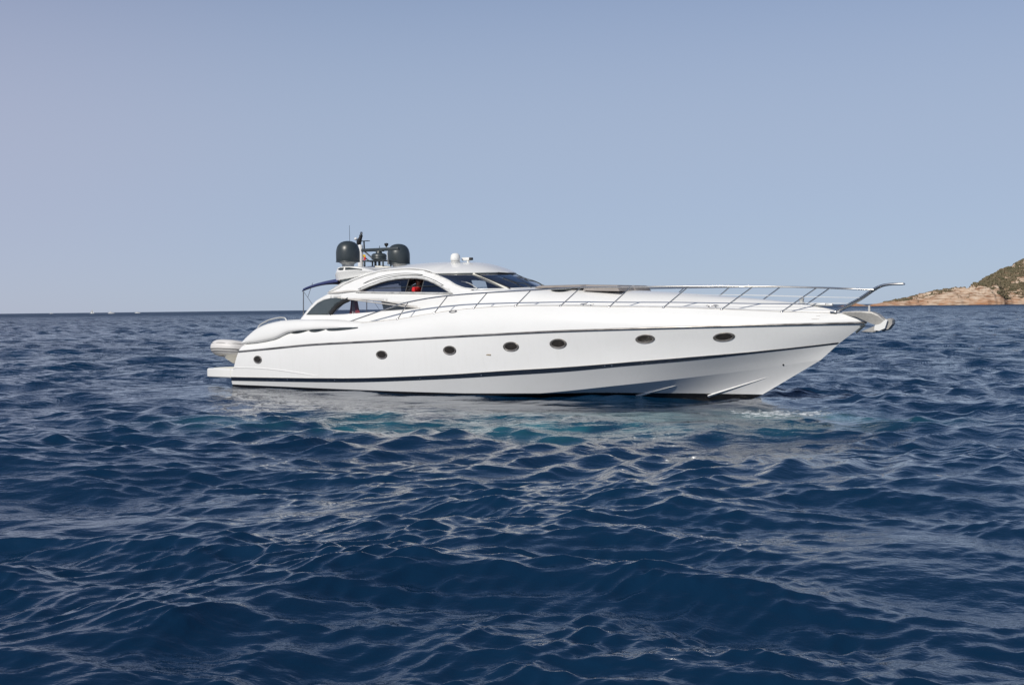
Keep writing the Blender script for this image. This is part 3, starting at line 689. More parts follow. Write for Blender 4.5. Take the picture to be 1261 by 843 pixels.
for side in (1, -1):
    part(patch(OUT, [LOWW, UPW], t_side, side, .13), 'cabin_side', 'white', smooth=40, solid=.05)
    t_in = lambda s, z: t_side(s, z) - .02
    qp = LOWW[:6] + [(6.05,2.962)] + ARC[::-1][1:]
    part(patch(qp, [], lambda s, z: t_side(s, z) + .004, side, .12), 'smoked_quarter_panel', 'smoke_shade', smooth=60, solid=.012)
    arc_t = [(5.44,2.455)] + ARC[1:] ; a_ = crv([(s, float(t_in(s, z)), z) for s, z in [(5.50,2.46),(5.66,2.64),(5.88,2.81),(6.2,2.93)]], 20)
    part(MB().tube([(x, -side*(t - .01), z) for x, t, z in a_], .075, 8), 'window_pillar', 'black', smooth=60)
    part(MB().tube([(x + .10, -side*(t - .05), z - .02) for x, t, z in a_], .012, 6), 'pillar_trim', 'steel', smooth=60)
    lw = [(5.45,2.445),(5.6,2.64),(5.8,2.82),(6.08,2.955)] + LOWW[7:18]
    w = part(patch(lw, [], t_in, side, .12), 'side_window', 'glassL', smooth=60)
    edge_tube(LOWW[5:14], side, .020, 'lining', 'frame', w, .0, False)
    tipp = [(7.55,2.86),(7.93,2.815),(8.48,2.735),(8.81,2.675),(9.12,2.62),(8.38,2.592),(7.7,2.56)]
    part(patch(tipp, [], lambda s, z: t_side(s, z) - .03, side, .12), 'window_blank', 'smoke_shade', smooth=60)
    for nm, a, b in (('aft', None, 8.50), ('fwd', 9.10, None)):
        cl = [q for q in UPW]
        # clip the arch at the sliding section, which stands open
        def clip(poly, x, keep_less):
            r_ = []
            for i in range(len(poly)):
                p, q = poly[i], poly[(i+1) % len(poly)]
                ip, iq = ((p[0] <= x) == keep_less), ((q[0] <= x) == keep_less)
                if ip: r_.append(p)
                if ip != iq:
                    f_ = (x - p[0])/(q[0] - p[0]); r_.append((x, p[1] + f_*(q[1] - p[1])))
            return r_
        cl = clip(UPW, b, True) if b else clip(UPW, a, False)
        w = part(patch(cl, [], t_in, side, .12), 'side_window', 'glassU', smooth=60)
        x_ = b or a; zt = max(z for x, z in cl if abs(x - x_) < 1e-6); zb = min(z for x, z in cl if abs(x - x_) < 1e-6)
        MB().tube([(x_, -side*(float(t_side(x_, z)) - .02), z) for z in np.linspace(zb, zt, 5)], .022 if b else .012, 6).build('sash', M['black' if b else 'dark'], w, smooth=60)
    arch = UPW[:13]
    edge_tube([(6.5,3.155)] + arch, side, .030, 'palealu', 'window_trim', None, .012, False)
    edge_tube([(x - .01, z + .075) for x, z in arch[:-1]], side, .009, 'dark', 'window_seal', None, .004, False)
    edge_tube([UPW[0]] + UPW[13:][::-1] + [UPW[12]], side, .010, 'teak', 'window_sill', None, .01, False)
    gr = [(6.71,3.43),(6.92,3.52),(7.22,3.61),(7.67,3.69),(8.22,3.72),(8.64,3.70),(9.01,3.65)]
    g1 = crv(gr, 40); lo_ = [(x + .012*math.sin(math.pi*k/39), z - .055*math.sin(math.pi*min(1., max(0., k/39)))**.5) for k, (x, z) in enumerate(g1)]
    for ln_ in (list(map(tuple, g1)), lo_):
        part(MB().tube([(x, -side*(float(t_side(x, z)) + .004), z) for x, z in ln_], .008, 6), 'roof_slot', 'dark', smooth=60)
    # overhanging tip of the roof moulding and the shadow gap under it
    part(MB().tube([(x, -side*(float(t_side(x, z)) + .03), z) for x, z in crv([(5.30,3.145),(5.8,3.165),(6.3,3.20),(6.62,3.20)], 14)], [.012 + .026*math.sin(math.pi*k/13) for k in range(14)], 8), 'roof_lip', 'lining', smooth=60)

# roof shell and windscreen
TOPC = crv([(9.49,1.555,3.66),(10.1,1.43,3.655),(10.55,1.17,3.655),(10.85,.82,3.66),(11.02,.42,3.665),(11.08,0,3.67)], 40)
BASE = crv([(9.52,1.57,3.645),(9.79,1.61,3.54),(10.05,1.655,3.44),(10.25,1.69,3.345),(10.43,1.715,3.275),(10.78,1.725,3.19),(11.2,1.64,3.16),(11.65,1.37,3.16),(12.0,1.0,3.17),(12.2,.5,3.19),(12.28,0,3.20)], 40)
re_ = [(s, float(t_side(s, z)), z) for s, z in crv(ROOFE + [(9.2,3.742)], 48)]
re_ = sorted(re_, key=lambda q: q[0]); EDGE = crv(re_ + [tuple(q) for q in TOPC[::3]], 90)
zcr = PC([(6.2,3.88),(7.33,3.97),(8.65,4.04),(9.6,4.02),(10.1,3.985),(10.45,3.91),(10.75,3.81),(10.95,3.73),(11.08,3.672)])
scr = PC([(5.3,6.2),(6.5,6.9),(8,8.3),(9.49,9.7),(10.1,10.25),(10.55,10.62),(10.85,10.88),(11.02,11.03),(11.08,11.08)])
mb = MB(); rows = []
for e in EDGE:
    s2 = float(scr(e[0])); zc = max(float(zcr(s2)), e[2])
    half = []
    for r_ in (1, .985, .96, .92, .86, .78, .68, .56, .42, .22, 0):
        half.append((e[0] + (s2 - e[0])*(1 - r_**1.6), e[1]*r_, e[2] + (zc - e[2])*(1 - r_**2.3)))
    rows.append([(s, -t, z) for s, t, z in half] + [(s, t, z) for s, t, z in reversed(half[:-1])])
mb.grid(rows)
part(mb, 'hardtop_roof', 'white', smooth=60, solid=-.05)
rows = [[(a[0] + (b[0]-a[0])*q, -(a[1] + (b[1]-a[1])*q + .05*math.sin(math.pi*q)*min(1, b[1])), a[2] + (b[2]-a[2])*q + .02*math.sin(math.pi*q)) for q in np.linspace(0, 1, 9)] for a, b in zip(TOPC, BASE)]
ws = part(MB().grid(rows + [[(x, -y, z) for x, y, z in r_] for r_ in rows[:-1][::-1]]), 'windscreen', 'glassW', smooth=180)
full = [tuple(p) for p in BASE] + [(x, -y, z) for x, y, z in BASE[::-1][1:]]
MB().tube([(x + .02, -y, z + .005) for x, y, z in full], .022, 6).build('lower_trim', M['white'], ws, smooth=60)
full = [tuple(p) for p in TOPC] + [(x, -y, z) for x, y, z in TOPC[::-1][1:]]
MB().tube([(x + .01, -y, z + .0) for x, y, z in full], .016, 6).build('upper_trim', M['dark'], ws, smooth=60)
for side in (1, -1):
    a, b = np.array((10.58, 1.11, 3.64)), np.array((11.88, 1.15, 3.17))
    MB().tube([(p[0], -side*p[1], p[2]) for p in (a + (b - a)*q + np.array([0, -.0, .0]) for q in np.linspace(0, 1, 8))], .052, 8).build('mullion', M['cream'], ws, smooth=60)
    MB().tube([(p[0] + .085, -side*(p[1] + .02), p[2] + .02) for p in (a + (b - a)*q for q in np.linspace(0, 1, 8))], .018, 6).build('mullion_seal', M['black'], ws, smooth=60)
# wipers: pantograph arms parked on the glass
def wiper(a, b, c, m='dark'):
    w = part(MB().tube(crv([a, ((a[0]+b[0])/2, (a[1]+b[1])/2, (a[2]+b[2])/2 + .05), b], 10), .014, 6), 'wiper_arm', m, smooth=60)
    MB().tube(crv([b, c], 6), .013, 6).build('blade', M['black'], w, smooth=60)
wiper((11.15,-1.70,3.19), (10.45,-1.55,3.42), (10.15,-1.66,3.44), 'palealu')
wiper((12.34,.25,3.22), (11.7,.2,3.45), (11.2,.3,3.655)); wiper((12.26,-.45,3.21), (11.8,-.6,3.37), (11.4,-.7,3.52))
part(MB().tube(crv([(12.36,.1,3.22),(12.12,.1,3.38),(11.8,.05,3.485),(11.45,.0,3.56)], 12), .010, 6), 'wiper_arm', 'black', smooth=60)

# interior
part(MB().box((6.6, 0, 1.6), (9.0, 4.0, .06)), 'cockpit_sole', 'teak', smooth=0)
part(MB().box((8.9, 0, 2.15), (4.3, 3.3, .06)), 'saloon_floor', 'teak', smooth=0)
part(MB().box((7.82, .25, 3.22), (.74, .06, .78), .02), 'saloon_partition', 'wood')
part(MB().prism([(10.2,2.2),(11.9,2.2),(12.0,3.08),(11.0,3.14),(10.4,2.95)], -1.45, 1.45), 'dashboard', 'lining')
part(MB().tube([(10.25 + .07*math.cos(a), -.75 + .19*math.cos(a), 3.07 + .19*math.sin(a)) for a in np.linspace(0, 2*math.pi, 25)], .014, 6), 'steering_wheel', 'black', smooth=60)
part(MB().box((8.35, -1.25, 2.62), (.62, .9, .14), .05).box((8.03, -1.25, 2.90), (.14, .9, .5), .05).box((8.35, -1.25, 2.36), (.3, .4, .4), .02), 'helm_seat', 'tan')
part(MB().box((5.0, 1.2, 1.95), (.7, 1.6, .7), .06), 'cockpit_settee', 'cream')
part(MB().box((5.9, .9, 2.42), (.5, .05, .5), .02), 'cockpit_cabinet', 'wood')

# radar arch: two pods, dark panels painting the shade below them, cross beam
for side in (1, -1):
    rows = []
    zt = PC([(5.20,3.78),(5.28,3.88),(5.46,3.985),(5.8,4.0),(6.24,3.99),(6.56,3.925),(7.2,3.79)]); zb = PC([(5.20,3.70),(5.24,3.62),(5.34,3.54),(5.8,3.59),(6.22,3.64),(7.04,3.765),(7.2,3.78)])
    for s in np.r_[np.linspace(5.2, 5.5, 8), np.linspace(5.6, 7.2, 22)]:
        t_, b_ = float(zt(s)), float(zb(s)); hw = .30*math.sin(min(1, (s - 5.12)/.5)*math.pi/2)*(1 - .4*max(0, (s-6.3)/.9)); H_ = t_ - b_; mz = b_ + .62*H_; tc_ = 1.32
        rows.append([(s, -side*(tc_ + a*hw), z) for a, z in ((-.8, b_), (.55, b_), (.80, b_ + .05*H_), (1.0, mz - .05*H_), (1.03, mz), (.97, mz + .05*H_), (.72, t_ - .02*H_), (.6, t_), (-.7, t_), (-1, mz))])
    pod = part(MB().loft(rows), 'arch_pod', 'white', smooth=40)
    fn = lambda s, z: 1.32 + .30*(1.03 - .35*np.clip((z - 3.83)/.16, 0, 1)) + .006
    MB().loft([[(x, -side*(1.32 + .30*q + .006), z) for x, z in ((5.50,3.925),(5.62,3.965),(5.74,3.965),(5.74,3.885),(5.62,3.885))] for q in (.80, .93)]).build('louvre', M['dark'], pod, smooth=0)
    MB().loft([[(x, -side*(1.32 + .30*q + .006), z) for x, z in ((5.83,3.965),(6.0,3.965),(6.52,3.895),(6.5,3.882),(5.83,3.885))] for q in (.80, .93)]).build('louvre', M['dark'], pod, smooth=0)
    part(MB().prism([(5.55,3.42),(5.5,3.6),(6.3,3.68),(7.1,3.79),(7.1,3.72),(6.5,3.55),(6.0,3.40)], -side*1.50, -side*1.46), 'arch_shade_panel', 'smoke_shade', smooth=0)  # dark sheet standing in for the shade under the pod, no glass here
part(MB().loft([[(x, y, z) for x, z in ((5.45,3.86),(5.6,3.98),(6.35,3.98),(6.5,3.88),(6.2,3.80),(5.6,3.80))] for y in (-1.3, -.6, .6, 1.3)]), 'arch_beam', 'white', smooth=30)
# satellite domes
def dome(side):
    c = (5.69, -side*1.3, 4.0)
    d = part(MB().lathe([(.33,.145),(.37,.15),(.384,.18),(.388,.36),(.388,.48),(.376,.56),(.35,.65),(.30,.73),(.23,.79),(.14,.825),(.06,.838),(.0001,.84)], c, 40), 'satellite_dome', 'dome', smooth=60)
    MB().lathe([(.20,-.05),(.19,.05),(.22,.10),(.28,.125),(.30,.15)], c, 24).build('pedestal', M['palealu'], d, smooth=60)
    MB().lathe([(.38,.148),(.395,.152),(.395,.172),(.387,.18)], c, 40).build('seam', M['dark'], d, smooth=60)
dome(1); dome(-1)
# mast, radar and their frame
part(MB().lathe([(.10,-.1),(.095,.3),(.085,.8),(.075,.83),(.0001,.84)], (5.10, 0, 3.95), 16), 'mast', 'white', smooth=50)
rb = part(MB().loft([[(5.24 + 1.2*q, w*math.cos(a)*.32, 3.985 + w*math.sin(a)*(.075 if math.sin(a) > 0 else .11)) for a in np.linspace(0, 2*math.pi, 17)[:-1]] for q, w in ((0,.05),(.08,.5),(.2,.85),(.4,1),(.65,1),(.85,.8),(.95,.45),(1,.05))]), 'radar_plinth', 'cream', smooth=60)
fr = MB()
for x in (5.45, 6.25):
    for y in (-.2, .2): fr.tube([(x, y, 4.03), (x, y, 4.22)], .028, 8)
for x in (5.75, 5.92): fr.tube([(x, 0, 4.03), (x, 0, 4.24)], .04, 8)
for y in (-.2, .2): fr.tube([(5.35, y, 4.22), (6.36, y, 4.22)], .022, 8)
for x in (5.45, 5.9, 6.25): fr.tube([(x, -.2, 4.22), (x, .2, 4.22)], .02, 8)
fr.tube([(5.25, 0, 4.58), (5.74, 0, 4.23)], .026, 8).tube([(5.12, 0, 4.45), (5.42, .1, 4.22)], .02, 8)
part(fr, 'radar_frame', 'dark', smooth=60)
rd = part(MB().lathe([(.16,0),(.25,.02),(.255,.06),(.24,.09),(.255,.10),(.25,.17),(.20,.215),(.11,.23),(.09,.30)], (5.91, 0, 4.245), 28), 'radar_scanner', 'dark', smooth=50)
MB().box((5.95, .02, 4.595), (1.62, .14, .105), .03).box((5.93, .0, 4.55), (.34, .12, .05), .015).tube([(5.94,0,4.64),(5.94,0,4.72)], .01, 6).build('antenna_bar', M['dark'], rd, smooth=40)
hn = part(MB().tube([(5.14, 0, 4.76), (5.14, 0, 4.60)], .03, 8).box((5.22, 0, 4.905), (.5, .14, .02), .006).tube([(5.02,0,4.78),(5.04,.0,4.9),(5.13,0,5.06)], [.07,.085,.05], 10).box((5.13,0,5.08), (.09,.1,.09), .02).tube([(5.26,0,4.9),(5.27,0,4.62)], .025, 8), 'searchlight', 'black', smooth=50)
MB().lathe([(.02,0),(.045,.03),(.045,.08),(.02,.1)], (5.15, 0, 5.12), 12).build('lens', M['steel'], hn, smooth=50)
part(MB().lathe([(.0001,-.05),(.05,-.03),(.06,0),(.05,.03),(.0001,.05)], (4.90, 0, 4.99), 12), 'navigation_light', 'sail', smooth=60)
part(MB().tube([(4.64, 0, 3.9), (4.62, 0, 5.46)], [.012, .006], 6), 'whip_antenna', 'dark', smooth=60)
an = part(MB().tube([(6.31, 0, 4.06), (6.24, 0, 4.72)], .006, 6), 'antenna_rod', 'lining', smooth=60)
MB().lathe([(.0001,-.10),(.035,-.06),(.072,.0),(.065,.04),(.0001,.055)], (6.235, 0, 4.75), 14).build('tip', M['black'], an, smooth=60)
# small dome and horn on the roof
zr_ = 3.985
gd = part(MB().lathe([(.125,.10),(.15,.12),(.155,.2),(.14,.28),(.09,.335),(.0001,.35)], (9.53, -.6, zr_), 24), 'gps_dome', 'sail', smooth=60)
MB().lathe([(.10,-.08),(.11,.0),(.15,.03),(.15,.085),(.13,.10)], (9.53, -.6, zr_), 24).build('base', M['palealu'], gd, smooth=50)
hn = part(MB().tube([(9.80, -.3, 3.93), (9.80, -.3, 4.12)], .04, 10).box((9.74, -.3, 4.15), (.30, .15, .10), .03), 'deck_horn', 'sail', smooth=40)
MB().box((9.91, -.3, 4.15), (.12, .11, .085), .02).build('lamp', M['black'], hn, smooth=30)

# bimini awning over the cockpit
bim = []
for y in np.linspace(-1.62, 1.62, 15):
    c_ = 1 - (y/1.62)**2; row = []
    for x, z in crv([(3.92,3.22),(3.925,3.28),(4.0,3.325),(4.4,3.42),(4.9,3.50),(5.5,3.56)], 14):
        q = (x - 3.92)/1.58; row.append((x, y, z + c_*(.26 - .10*q)))
    bim.append(row)
lo_ = lambda r_: [(x, y, z - (.06 if k else 0)) for k, (x, y, z) in enumerate(r_)]
bm_ = part(MB().grid([lo_(bim[0])] + bim + [lo_(bim[-1])]), 'bimini_awning', 'blue', smooth=50, solid=.01)
for y in (-1.6, 1.6):
    MB().tube([(3.95, y, 2.25), (3.97, y, 3.26)], .019, 8).build('pole', M['steel'], bm_, smooth=60)
    MB().tube([(4.39, y, 3.5), (4.16, y, 3.02), (4.62, y, 2.5)], .009, 6).tube([(3.98, y, 3.22), (4.16, y, 3.02)], .007, 6).build('strut', M['steel'], bm_, smooth=60)

# guard rails
ST = [(8.57,8.97,2.81),(9.97,10.46,2.98),(11.39,11.85,3.05),(12.78,13.3,3.10),(14.2,14.85,3.15),(15.65,16.32,3.14),(17.17,17.92,3.13),(18.71,19.61,3.10),(20.23,21.18,3.04)]
for side in (1, -1):
    top = []
    for sb, stp, zt in ST:
        a = (sb, -side*(tg(sb) - .01), float(z_gun(sb)) + .0); b = (stp, -side*(tg(sb) - .04), zt); top.append(b)
        stn = part(MB().tube([a, b], .0165, 8), 'stanchion', 'steel', smooth=60)
        MB().lathe([(.04,-.01),(.04,.012),(.022,.03)], a, 12).build('foot', M['steel'], stn, smooth=50)
    rail = [(6.55,-side*2.26,2.22),(7.18,-side*2.27,2.38),(7.84,-side*2.27,2.55)] + top + [(21.9, -side*.25, 3.00), (22.55, -side*.11, 2.965)]
    part(MB().tube(crv(rail, 110), .021, 8), 'guard_rail', 'steel', smooth=60)
    for f_ in (.36, .62):
        pts = []
        for sb, stp, zt in ST[6:]:
            z0 = float(z_gun(sb)); pts.append((sb + (stp-sb)*f_, -side*(tg(sb) - .02), z0 + (zt - z0)*f_))
        pts.append((21.5 + 1.15*f_, -side*.13, 2.42 + .55*f_))
        part(MB().tube(pts, .006, 5), 'guard_wire', 'sail', smooth=60)
pp = MB()
for side in (1, -1): pp.tube(crv([(21.52,-side*.14,2.40),(22.1,-side*.12,2.70),(22.83,-side*.07,3.085),(23.05,-side*.055,3.10),(23.28,-side*.03,3.10)], 20), .030, 8)
pp.tube([(23.28,-.05,3.10),(23.28,.05,3.10)], .03, 8)
part(pp, 'pulpit', 'steel', smooth=60)
for side in (1, -1): part(MB().box((21.5, -side*.14, 2.395), (.17, .1, .05), .015), 'pulpit_foot', 'steel')

# bow roller, windlass and deck gear
part(MB().loft([[(s, -w, z), (s, -w*.9, z + .035), (s, w*.9, z + .035), (s, w, z), (s, w*.8, z - k_), (s, -w*.8, z - k_)] for s, w, z, k_ in ((21.72,.10,2.37,.05),(22.1,.17,2.385,.12),(22.35,.17,2.375,.22),(22.5,.17,2.36,.27),(22.66,.16,2.29,.25),(22.8,.14,2.17,.17),(22.9,.12,2.06,.08))]), 'bow_roller', 'galv', smooth=30)
part(MB().tube([(22.40,0,2.36),(22.40,0,2.56)], [.035,.03], 10), 'jackstaff_socket', 'palealu', smooth=50)
part(MB().loft([[(s, y, z) for y, z in ((-.02,2.06),(.02,2.06),(.02,2.02),(-.02,2.02))] for s in (22.1, 22.3)]).tube([(22.28,0,2.06),(22.05,0,1.86)], .03, 6), 'stem_plate', 'dark')
p = on_deck(20.58, 0.0); wl_ = part(MB().lathe([(.10,-.03),(.10,.02),(.06,.04),(.055,.10),(.07,.12),(.07,.145),(.0001,.15)], p, 18), 'windlass', 'palealu', smooth=45)
p = on_deck(20.95, 0.02); part(MB().box(p + Vector((.1,0,.03)), (.42,.16,.07), .02).box(p + Vector((.38,.02,.02)), (.22,.12,.06), .02), 'chain_stopper', 'palealu')
def cleat(p, rz=0.0, L_=.30):
    R_ = Matrix.Rotation(rz, 3, 'Z'); mb_ = MB()
    mb_.tube([p + R_ @ Vector((q*L_/2, 0, .07 - .012*abs(q)**3)) for q in (-1,-.6,0,.6,1)], [.010,.018,.022,.018,.010], 8)
    for q in (-.28, .28): mb_.tube([p + R_ @ Vector((q*L_, 0, -.02)), p + R_ @ Vector((q*L_, 0, .07))], .018, 8)
    part(mb_, 'mooring_cleat', 'steel', smooth=60)
for s, in ((14.97,),):
    for side in (1, -1): cleat(Vector((s, -side*(tg(s) - .06), float(z_gun(s)) + .0)), side*.25, .40)
p = on_deck(18.4, .9); cleat(p, .3, .34)
for side in (1, -1):
    p, nr = on_hull(10.70, 2.50, BT)
    part(MB().loft([[Vector((q.x, side*q.y, q.z)) for q in ring(p, nr, a, b, 20, l_)] for a, b, l_ in ((.15,.055,-.02),(.15,.055,.02),(.10,.028,.022),(.10,.028,-.01))], False), 'fairlead', 'steel', smooth=45)
p = on_deck(13.6, .9); part(MB().lathe([(.30,-.02),(.32,.012),(.28,.025),(.0001,.03)], p, 28), 'deck_hatch', 'smoke_shade', smooth=45)
# ------------------------------------------------------------------ things aboard
def yw(s, t, z): x, y = world_xy(s, t); return (x, y, z)
# inflatable dinghy lying athwart on the platform (local x = forward along the dinghy, its bow to the yacht's near side)
DG = empty('inflatable_dinghy', yw(.42, .42, .65), -TH - math.pi/2)
tag(DG, 'pale grey rigid inflatable dinghy stowed across the stern platform of the yacht', 'dinghy')
Rt = .265
half = crv([(-1.62,.60,.46),(-.9,.62,.46),(-.2,.62,.47),(.5,.60,.53),(1.05,.54,.62),(1.40,.34,.69),(1.50,0,.71)], 30)
full = [(x, y, z) for x, y, z in half] + [(x, -y, z) for x, y, z in half[::-1][1:]]
rad = [.05,.16] + [Rt]*(len(full) - 4) + [.16,.05]
pth = [(full[0][0] - .25, full[0][1], full[0][2])] + full + [(full[-1][0] - .25, full[-1][1], full[-1][2])]
rad = [.03, .19] + [Rt]*(len(pth) - 4) + [.19, .03]
tb = MB().tube(pth, rad, 20).build('buoyancy_tube', M['hypalon'], DG, smooth=60)
for f_ in (.12, .30, .395, .605, .70, .88):
    k = int(f_*(len(pth) - 1)); MB().tube([pth[k], tuple(np.array(pth[k]) + (np.array(pth[k+1]) - np.array(pth[k]))*.30)], Rt + .006, 20).build('strap', M['hypdark'], tb, smooth=60)
P_ = np.array(full); T_ = np.gradient(P_[:, :2], axis=0); T_ /= np.linalg.norm(T_, axis=1)[:, None]; O_ = np.stack([T_[:, 1], -T_[:, 0]], 1)
if (O_[len(O_)//2, 0]) < 0: O_ = -O_
def around(rr, dz, wob=0.0): return [(p[0] + o[0]*rr, p[1] + o[1]*rr, p[2] + dz + wob*math.sin(k*1.6)) for k, (p, o) in enumerate(zip(P_, O_))]
MB().tube(around(Rt*.97, -.04), .020, 6).build('rubbing_band', M['hypdark'], tb, smooth=60)
MB().tube(around(Rt*.80, .15, .012), .009, 5).build('grab_line', M['black'], tb, smooth=60)
MB().tube(around(Rt*.90, -.12), .012, 5).build('tube_seam', M['hypdark'], tb, smooth=60)
rows = []
for x, w, zk, zc in ((-1.6,.52,.04,.30),(-.8,.54,.04,.31),(0,.54,.05,.34),(.6,.50,.07,.40),(1.05,.42,.13,.50),(1.40,.16,.32,.62)):
    rows.append([(x,-w,zc+.10),(x,-w,zc),(x,-w*.5,(zk+zc)/2+.0),(x,0,zk),(x,w*.5,(zk+zc)/2),(x,w,zc),(x,w,zc+.10)])
MB().loft(rows).build('rigid_hull', M['grp'], DG, smooth=30)
MB().box((-1.58, 0, .50), (.06, 1.0, .42), .02).build('transom', M['grp'], DG)
MB().box((-.45, 0, .60), (.35, .95, .08), .03).build('seat', M['hypdark'], DG)
for x in (-.9, .5): MB().box((x, 0, .07), (.12, .9, .15), .03).build('chock', M['dark'], DG)

# anchor hanging from the bow roller (local x = forward, origin below the stem head)
AN = empty('plough_anchor', yw(22.6, 0, 1.88), -TH)
tag(AN, 'grey galvanised plough anchor with white fluke face hanging under the bow roller', 'anchor')
MB().loft([[(x, y, z) for y in (-.028, .028) for z in ((za, zb) if y < 0 else (zb, za))] for x, za, zb in ((-.55,.36,.44),(-.1,.36,.46),(.15,.26,.38),(.34,.10,.24))]).build('shank', M['galv'], AN, smooth=0)
def slab(poly, y0, y1, bev, name, m):
    c = np.mean(poly, 0); inner = [(x + (c[0]-x)*bev, z + (c[1]-z)*bev) for x, z in poly]
    MB().loft([[(x, y0, z) for x, z in inner], [(x, y0*.8 + y1*.2, z) for x, z in poly], [(x, y0*.2 + y1*.8, z) for x, z in poly], [(x, y1, z) for x, z in inner]]).build(name, M[m], AN, smooth=25)
slab([(-.42,.0),(-.05,.155),(.02,.15),(.03,.01),(-.1,-.015)], -.07, .07, .12, 'tip', 'galv')
for sg in (-1, 1): slab([(-.02,.04),(.0,.17),(.15,.21),(.29,.33),(.335,.29),(.27,.09),(.12,.025)], sg*.13, sg*.22, .05, 'fluke', 'sail')
slab([(.27,.33),(.38,.355),(.44,.31),(.44,.20),(.33,.06),(.16,.01),(.10,.10),(.22,.24)], -.13, .13, .10, 'heel', 'galv')
# sun pad on the foredeck
SP = empty('sun_pad', yw(14.2, 0, 3.13), -TH)
tag(SP, 'grey upholstered sun pad laid on the white foredeck ahead of the windscreen', 'sun pad')
def pad(x0, x1, w, zf, th, n=7):
    mb_ = MB(); rows = []
    for x in np.linspace(x0, x1, 15):
        e = min(1, (x - x0)/.06 + .15, (x1 - x)/.06 + .15); z = zf(x)
        sec = [(-w, z), (-w*1.0, z + th*.7*e), (-w + .05, z + th*e), (-w*.5, z + th*e + .012), (0, z + th*e), (w*.5, z + th*e + .012), (w - .05, z + th*e), (w, z + th*.7*e), (w, z)]
        rows.append([(x, y, zz) for y, zz in sec])
    return mb_.loft(rows)
pad(-1.5, .15, .95, lambda x: .05, .07).build('mattress', M['grey'], SP, smooth=40)
for y in (-.5, .5): 
    b_ = pad(.18, 1.38, .47, lambda x: -.05 - .03*x, .165); b_.v = [(x, yy + y, z) for x, yy, z in b_.v]; b_.build('headrest', M['grey'], SP, smooth=40)
MB().box((-.6, 0, .05), (1.7, 1.7, .03), .01).build('base_board', M['lining'], SP)

# flags
FG = empty('courtesy_flag', yw(5.2, 0.0, 4.26), -TH)
tag(FG, 'tiny red and yellow flag hanging limp beside the white radar mast', 'flag')
rows = lambda a, b: [[(.02 + .10*q + .015*math.sin(z*30), .02*math.sin(q*6 + z*14), z) for q in np.linspace(0, 1, 6)] for z in np.linspace(a, b, 8)]
MB().grid(rows(.0, .10)).build('red_band', M['red'], FG, solid=.004); MB().grid(rows(.10, .19)).build('yellow_band', M['yellow'], FG, solid=.004)
MB().tube([(.0, 0, -.1), (-.02, 0, .35)], .005, 5).build('halyard', M['lining'], FG)
EN = empty('ensign', yw(6.08, 1.5, 2.42), -TH)
tag(EN, 'red and white cloth flag draped in the cockpit, seen through the lower side window', 'flag')
def drape(x0, x1, y, ph): return MB().grid([[(x0*(1-h_)*.35 + x0*h_ + (x1 - x0)*q*(.35 + .65*h_), y + .05*math.sin(q*7 + ph) , .62*(1 - h_)) for q in np.linspace(0, 1, 9)] for h_ in np.linspace(0, 1, 10)])
drape(-.20, -.08, 0, 0).build('red_fold', M['bunting'], EN, solid=.008); drape(-.09, .06, -.015, 1).build('white_fold', M['flagwhite'], EN, solid=.008); drape(.05, .24, .02, 2).build('red_fold', M['bunting'], EN, solid=.008)
MB().tube([(-.02, .03, -.5), (-.02, .03, .68)], .014, 6).build('staff', M['wood'], EN)

# person at the helm
PS = empty('person', yw(8.58, 1.3, 2.72), -TH)
tag(PS, 'dark haired person in a red shirt seated at the helm inside the upper side window', 'person')
J = [((-.05,0,.10),(.14,.11)),((-.06,0,.28),(.13,.10)),((-.03,0,.47),(.15,.10)),((-.01,0,.56),.055),((.01,0,.63),.05),((.02,0,.72),(.075,.085)),((.015,0,.82),(.07,.08)),
     ((-.02,-.19,.52),.055),((.06,-.27,.30),.042),((.28,-.20,.24),.034),((.37,-.17,.25),.035),
     ((-.02,.19,.52),.055),((.06,.27,.30),.042),((.28,.20,.24),.034),((.37,.17,.25),.035),
     ((.0,-.10,.06),.085),((.38,-.11,.06),.07),((.40,-.11,-.35),.05),((.50,-.11,-.42),.04),
     ((.0,.10,.06),.085),((.38,.11,.06),.07),((.40,.11,-.35),.05),((.50,.11,-.42),.04)]
ED = [(0,1),(1,2),(2,3),(3,4),(4,5),(5,6),(2,7),(7,8),(8,9),(9,10),(2,11),(11,12),(12,13),(13,14),(0,15),(15,16),(16,17),(17,18),(0,19),(19,20),(20,21),(21,22)]
def skin_layer(me):
    bm = bmesh.new(); bm.from_mesh(me); bm.verts.layers.skin.verify(); bm.to_mesh(me); bm.free()
def skinned(name, J, E_, m, parent, sub=2):
    me = bpy.data.meshes.new(name); me.from_pydata([j[0] for j in J], E_, []); skin_layer(me)
    o = bpy.data.objects.new(name, me); col.objects.link(o); md = o.modifiers.new('skin', 'SKIN'); md.use_smooth_shade = True
    for k, j in enumerate(J):
        v = me.skin_vertices[0].data[k]; r_ = j[1]; v.radius = r_ if isinstance(r_, tuple) else (r_, r_); v.use_root = (k == 0)
    md = o.modifiers.new('sub', 'SUBSURF'); md.levels = sub; md.render_levels = sub
    me.materials.append(m); o.parent = parent; return o
skinned('body', J, ED, M['skin'], PS)
skinned('shirt', [((-.05,0,.08),(.165,.135)),((-.06,0,.28),(.155,.125)),((-.03,0,.46),(.17,.125)),((-.015,0,.54),(.10,.09)),((-.02,-.19,.52),.075),((.035,-.25,.37),.066),((-.02,.19,.52),.075),((.035,.25,.37),.066)], [(0,1),(1,2),(2,3),(2,4),(4,5),(2,6),(6,7)], M['red'], PS)
skinned('shorts', [((-.04,0,.07),(.15,.13)),((.0,-.10,.05),.105),((.30,-.11,.06),.092),((.0,.10,.05),.105),((.30,.11,.06),.092)], [(0,1),(1,2),(0,3),(3,4)], M['navyc'], PS)
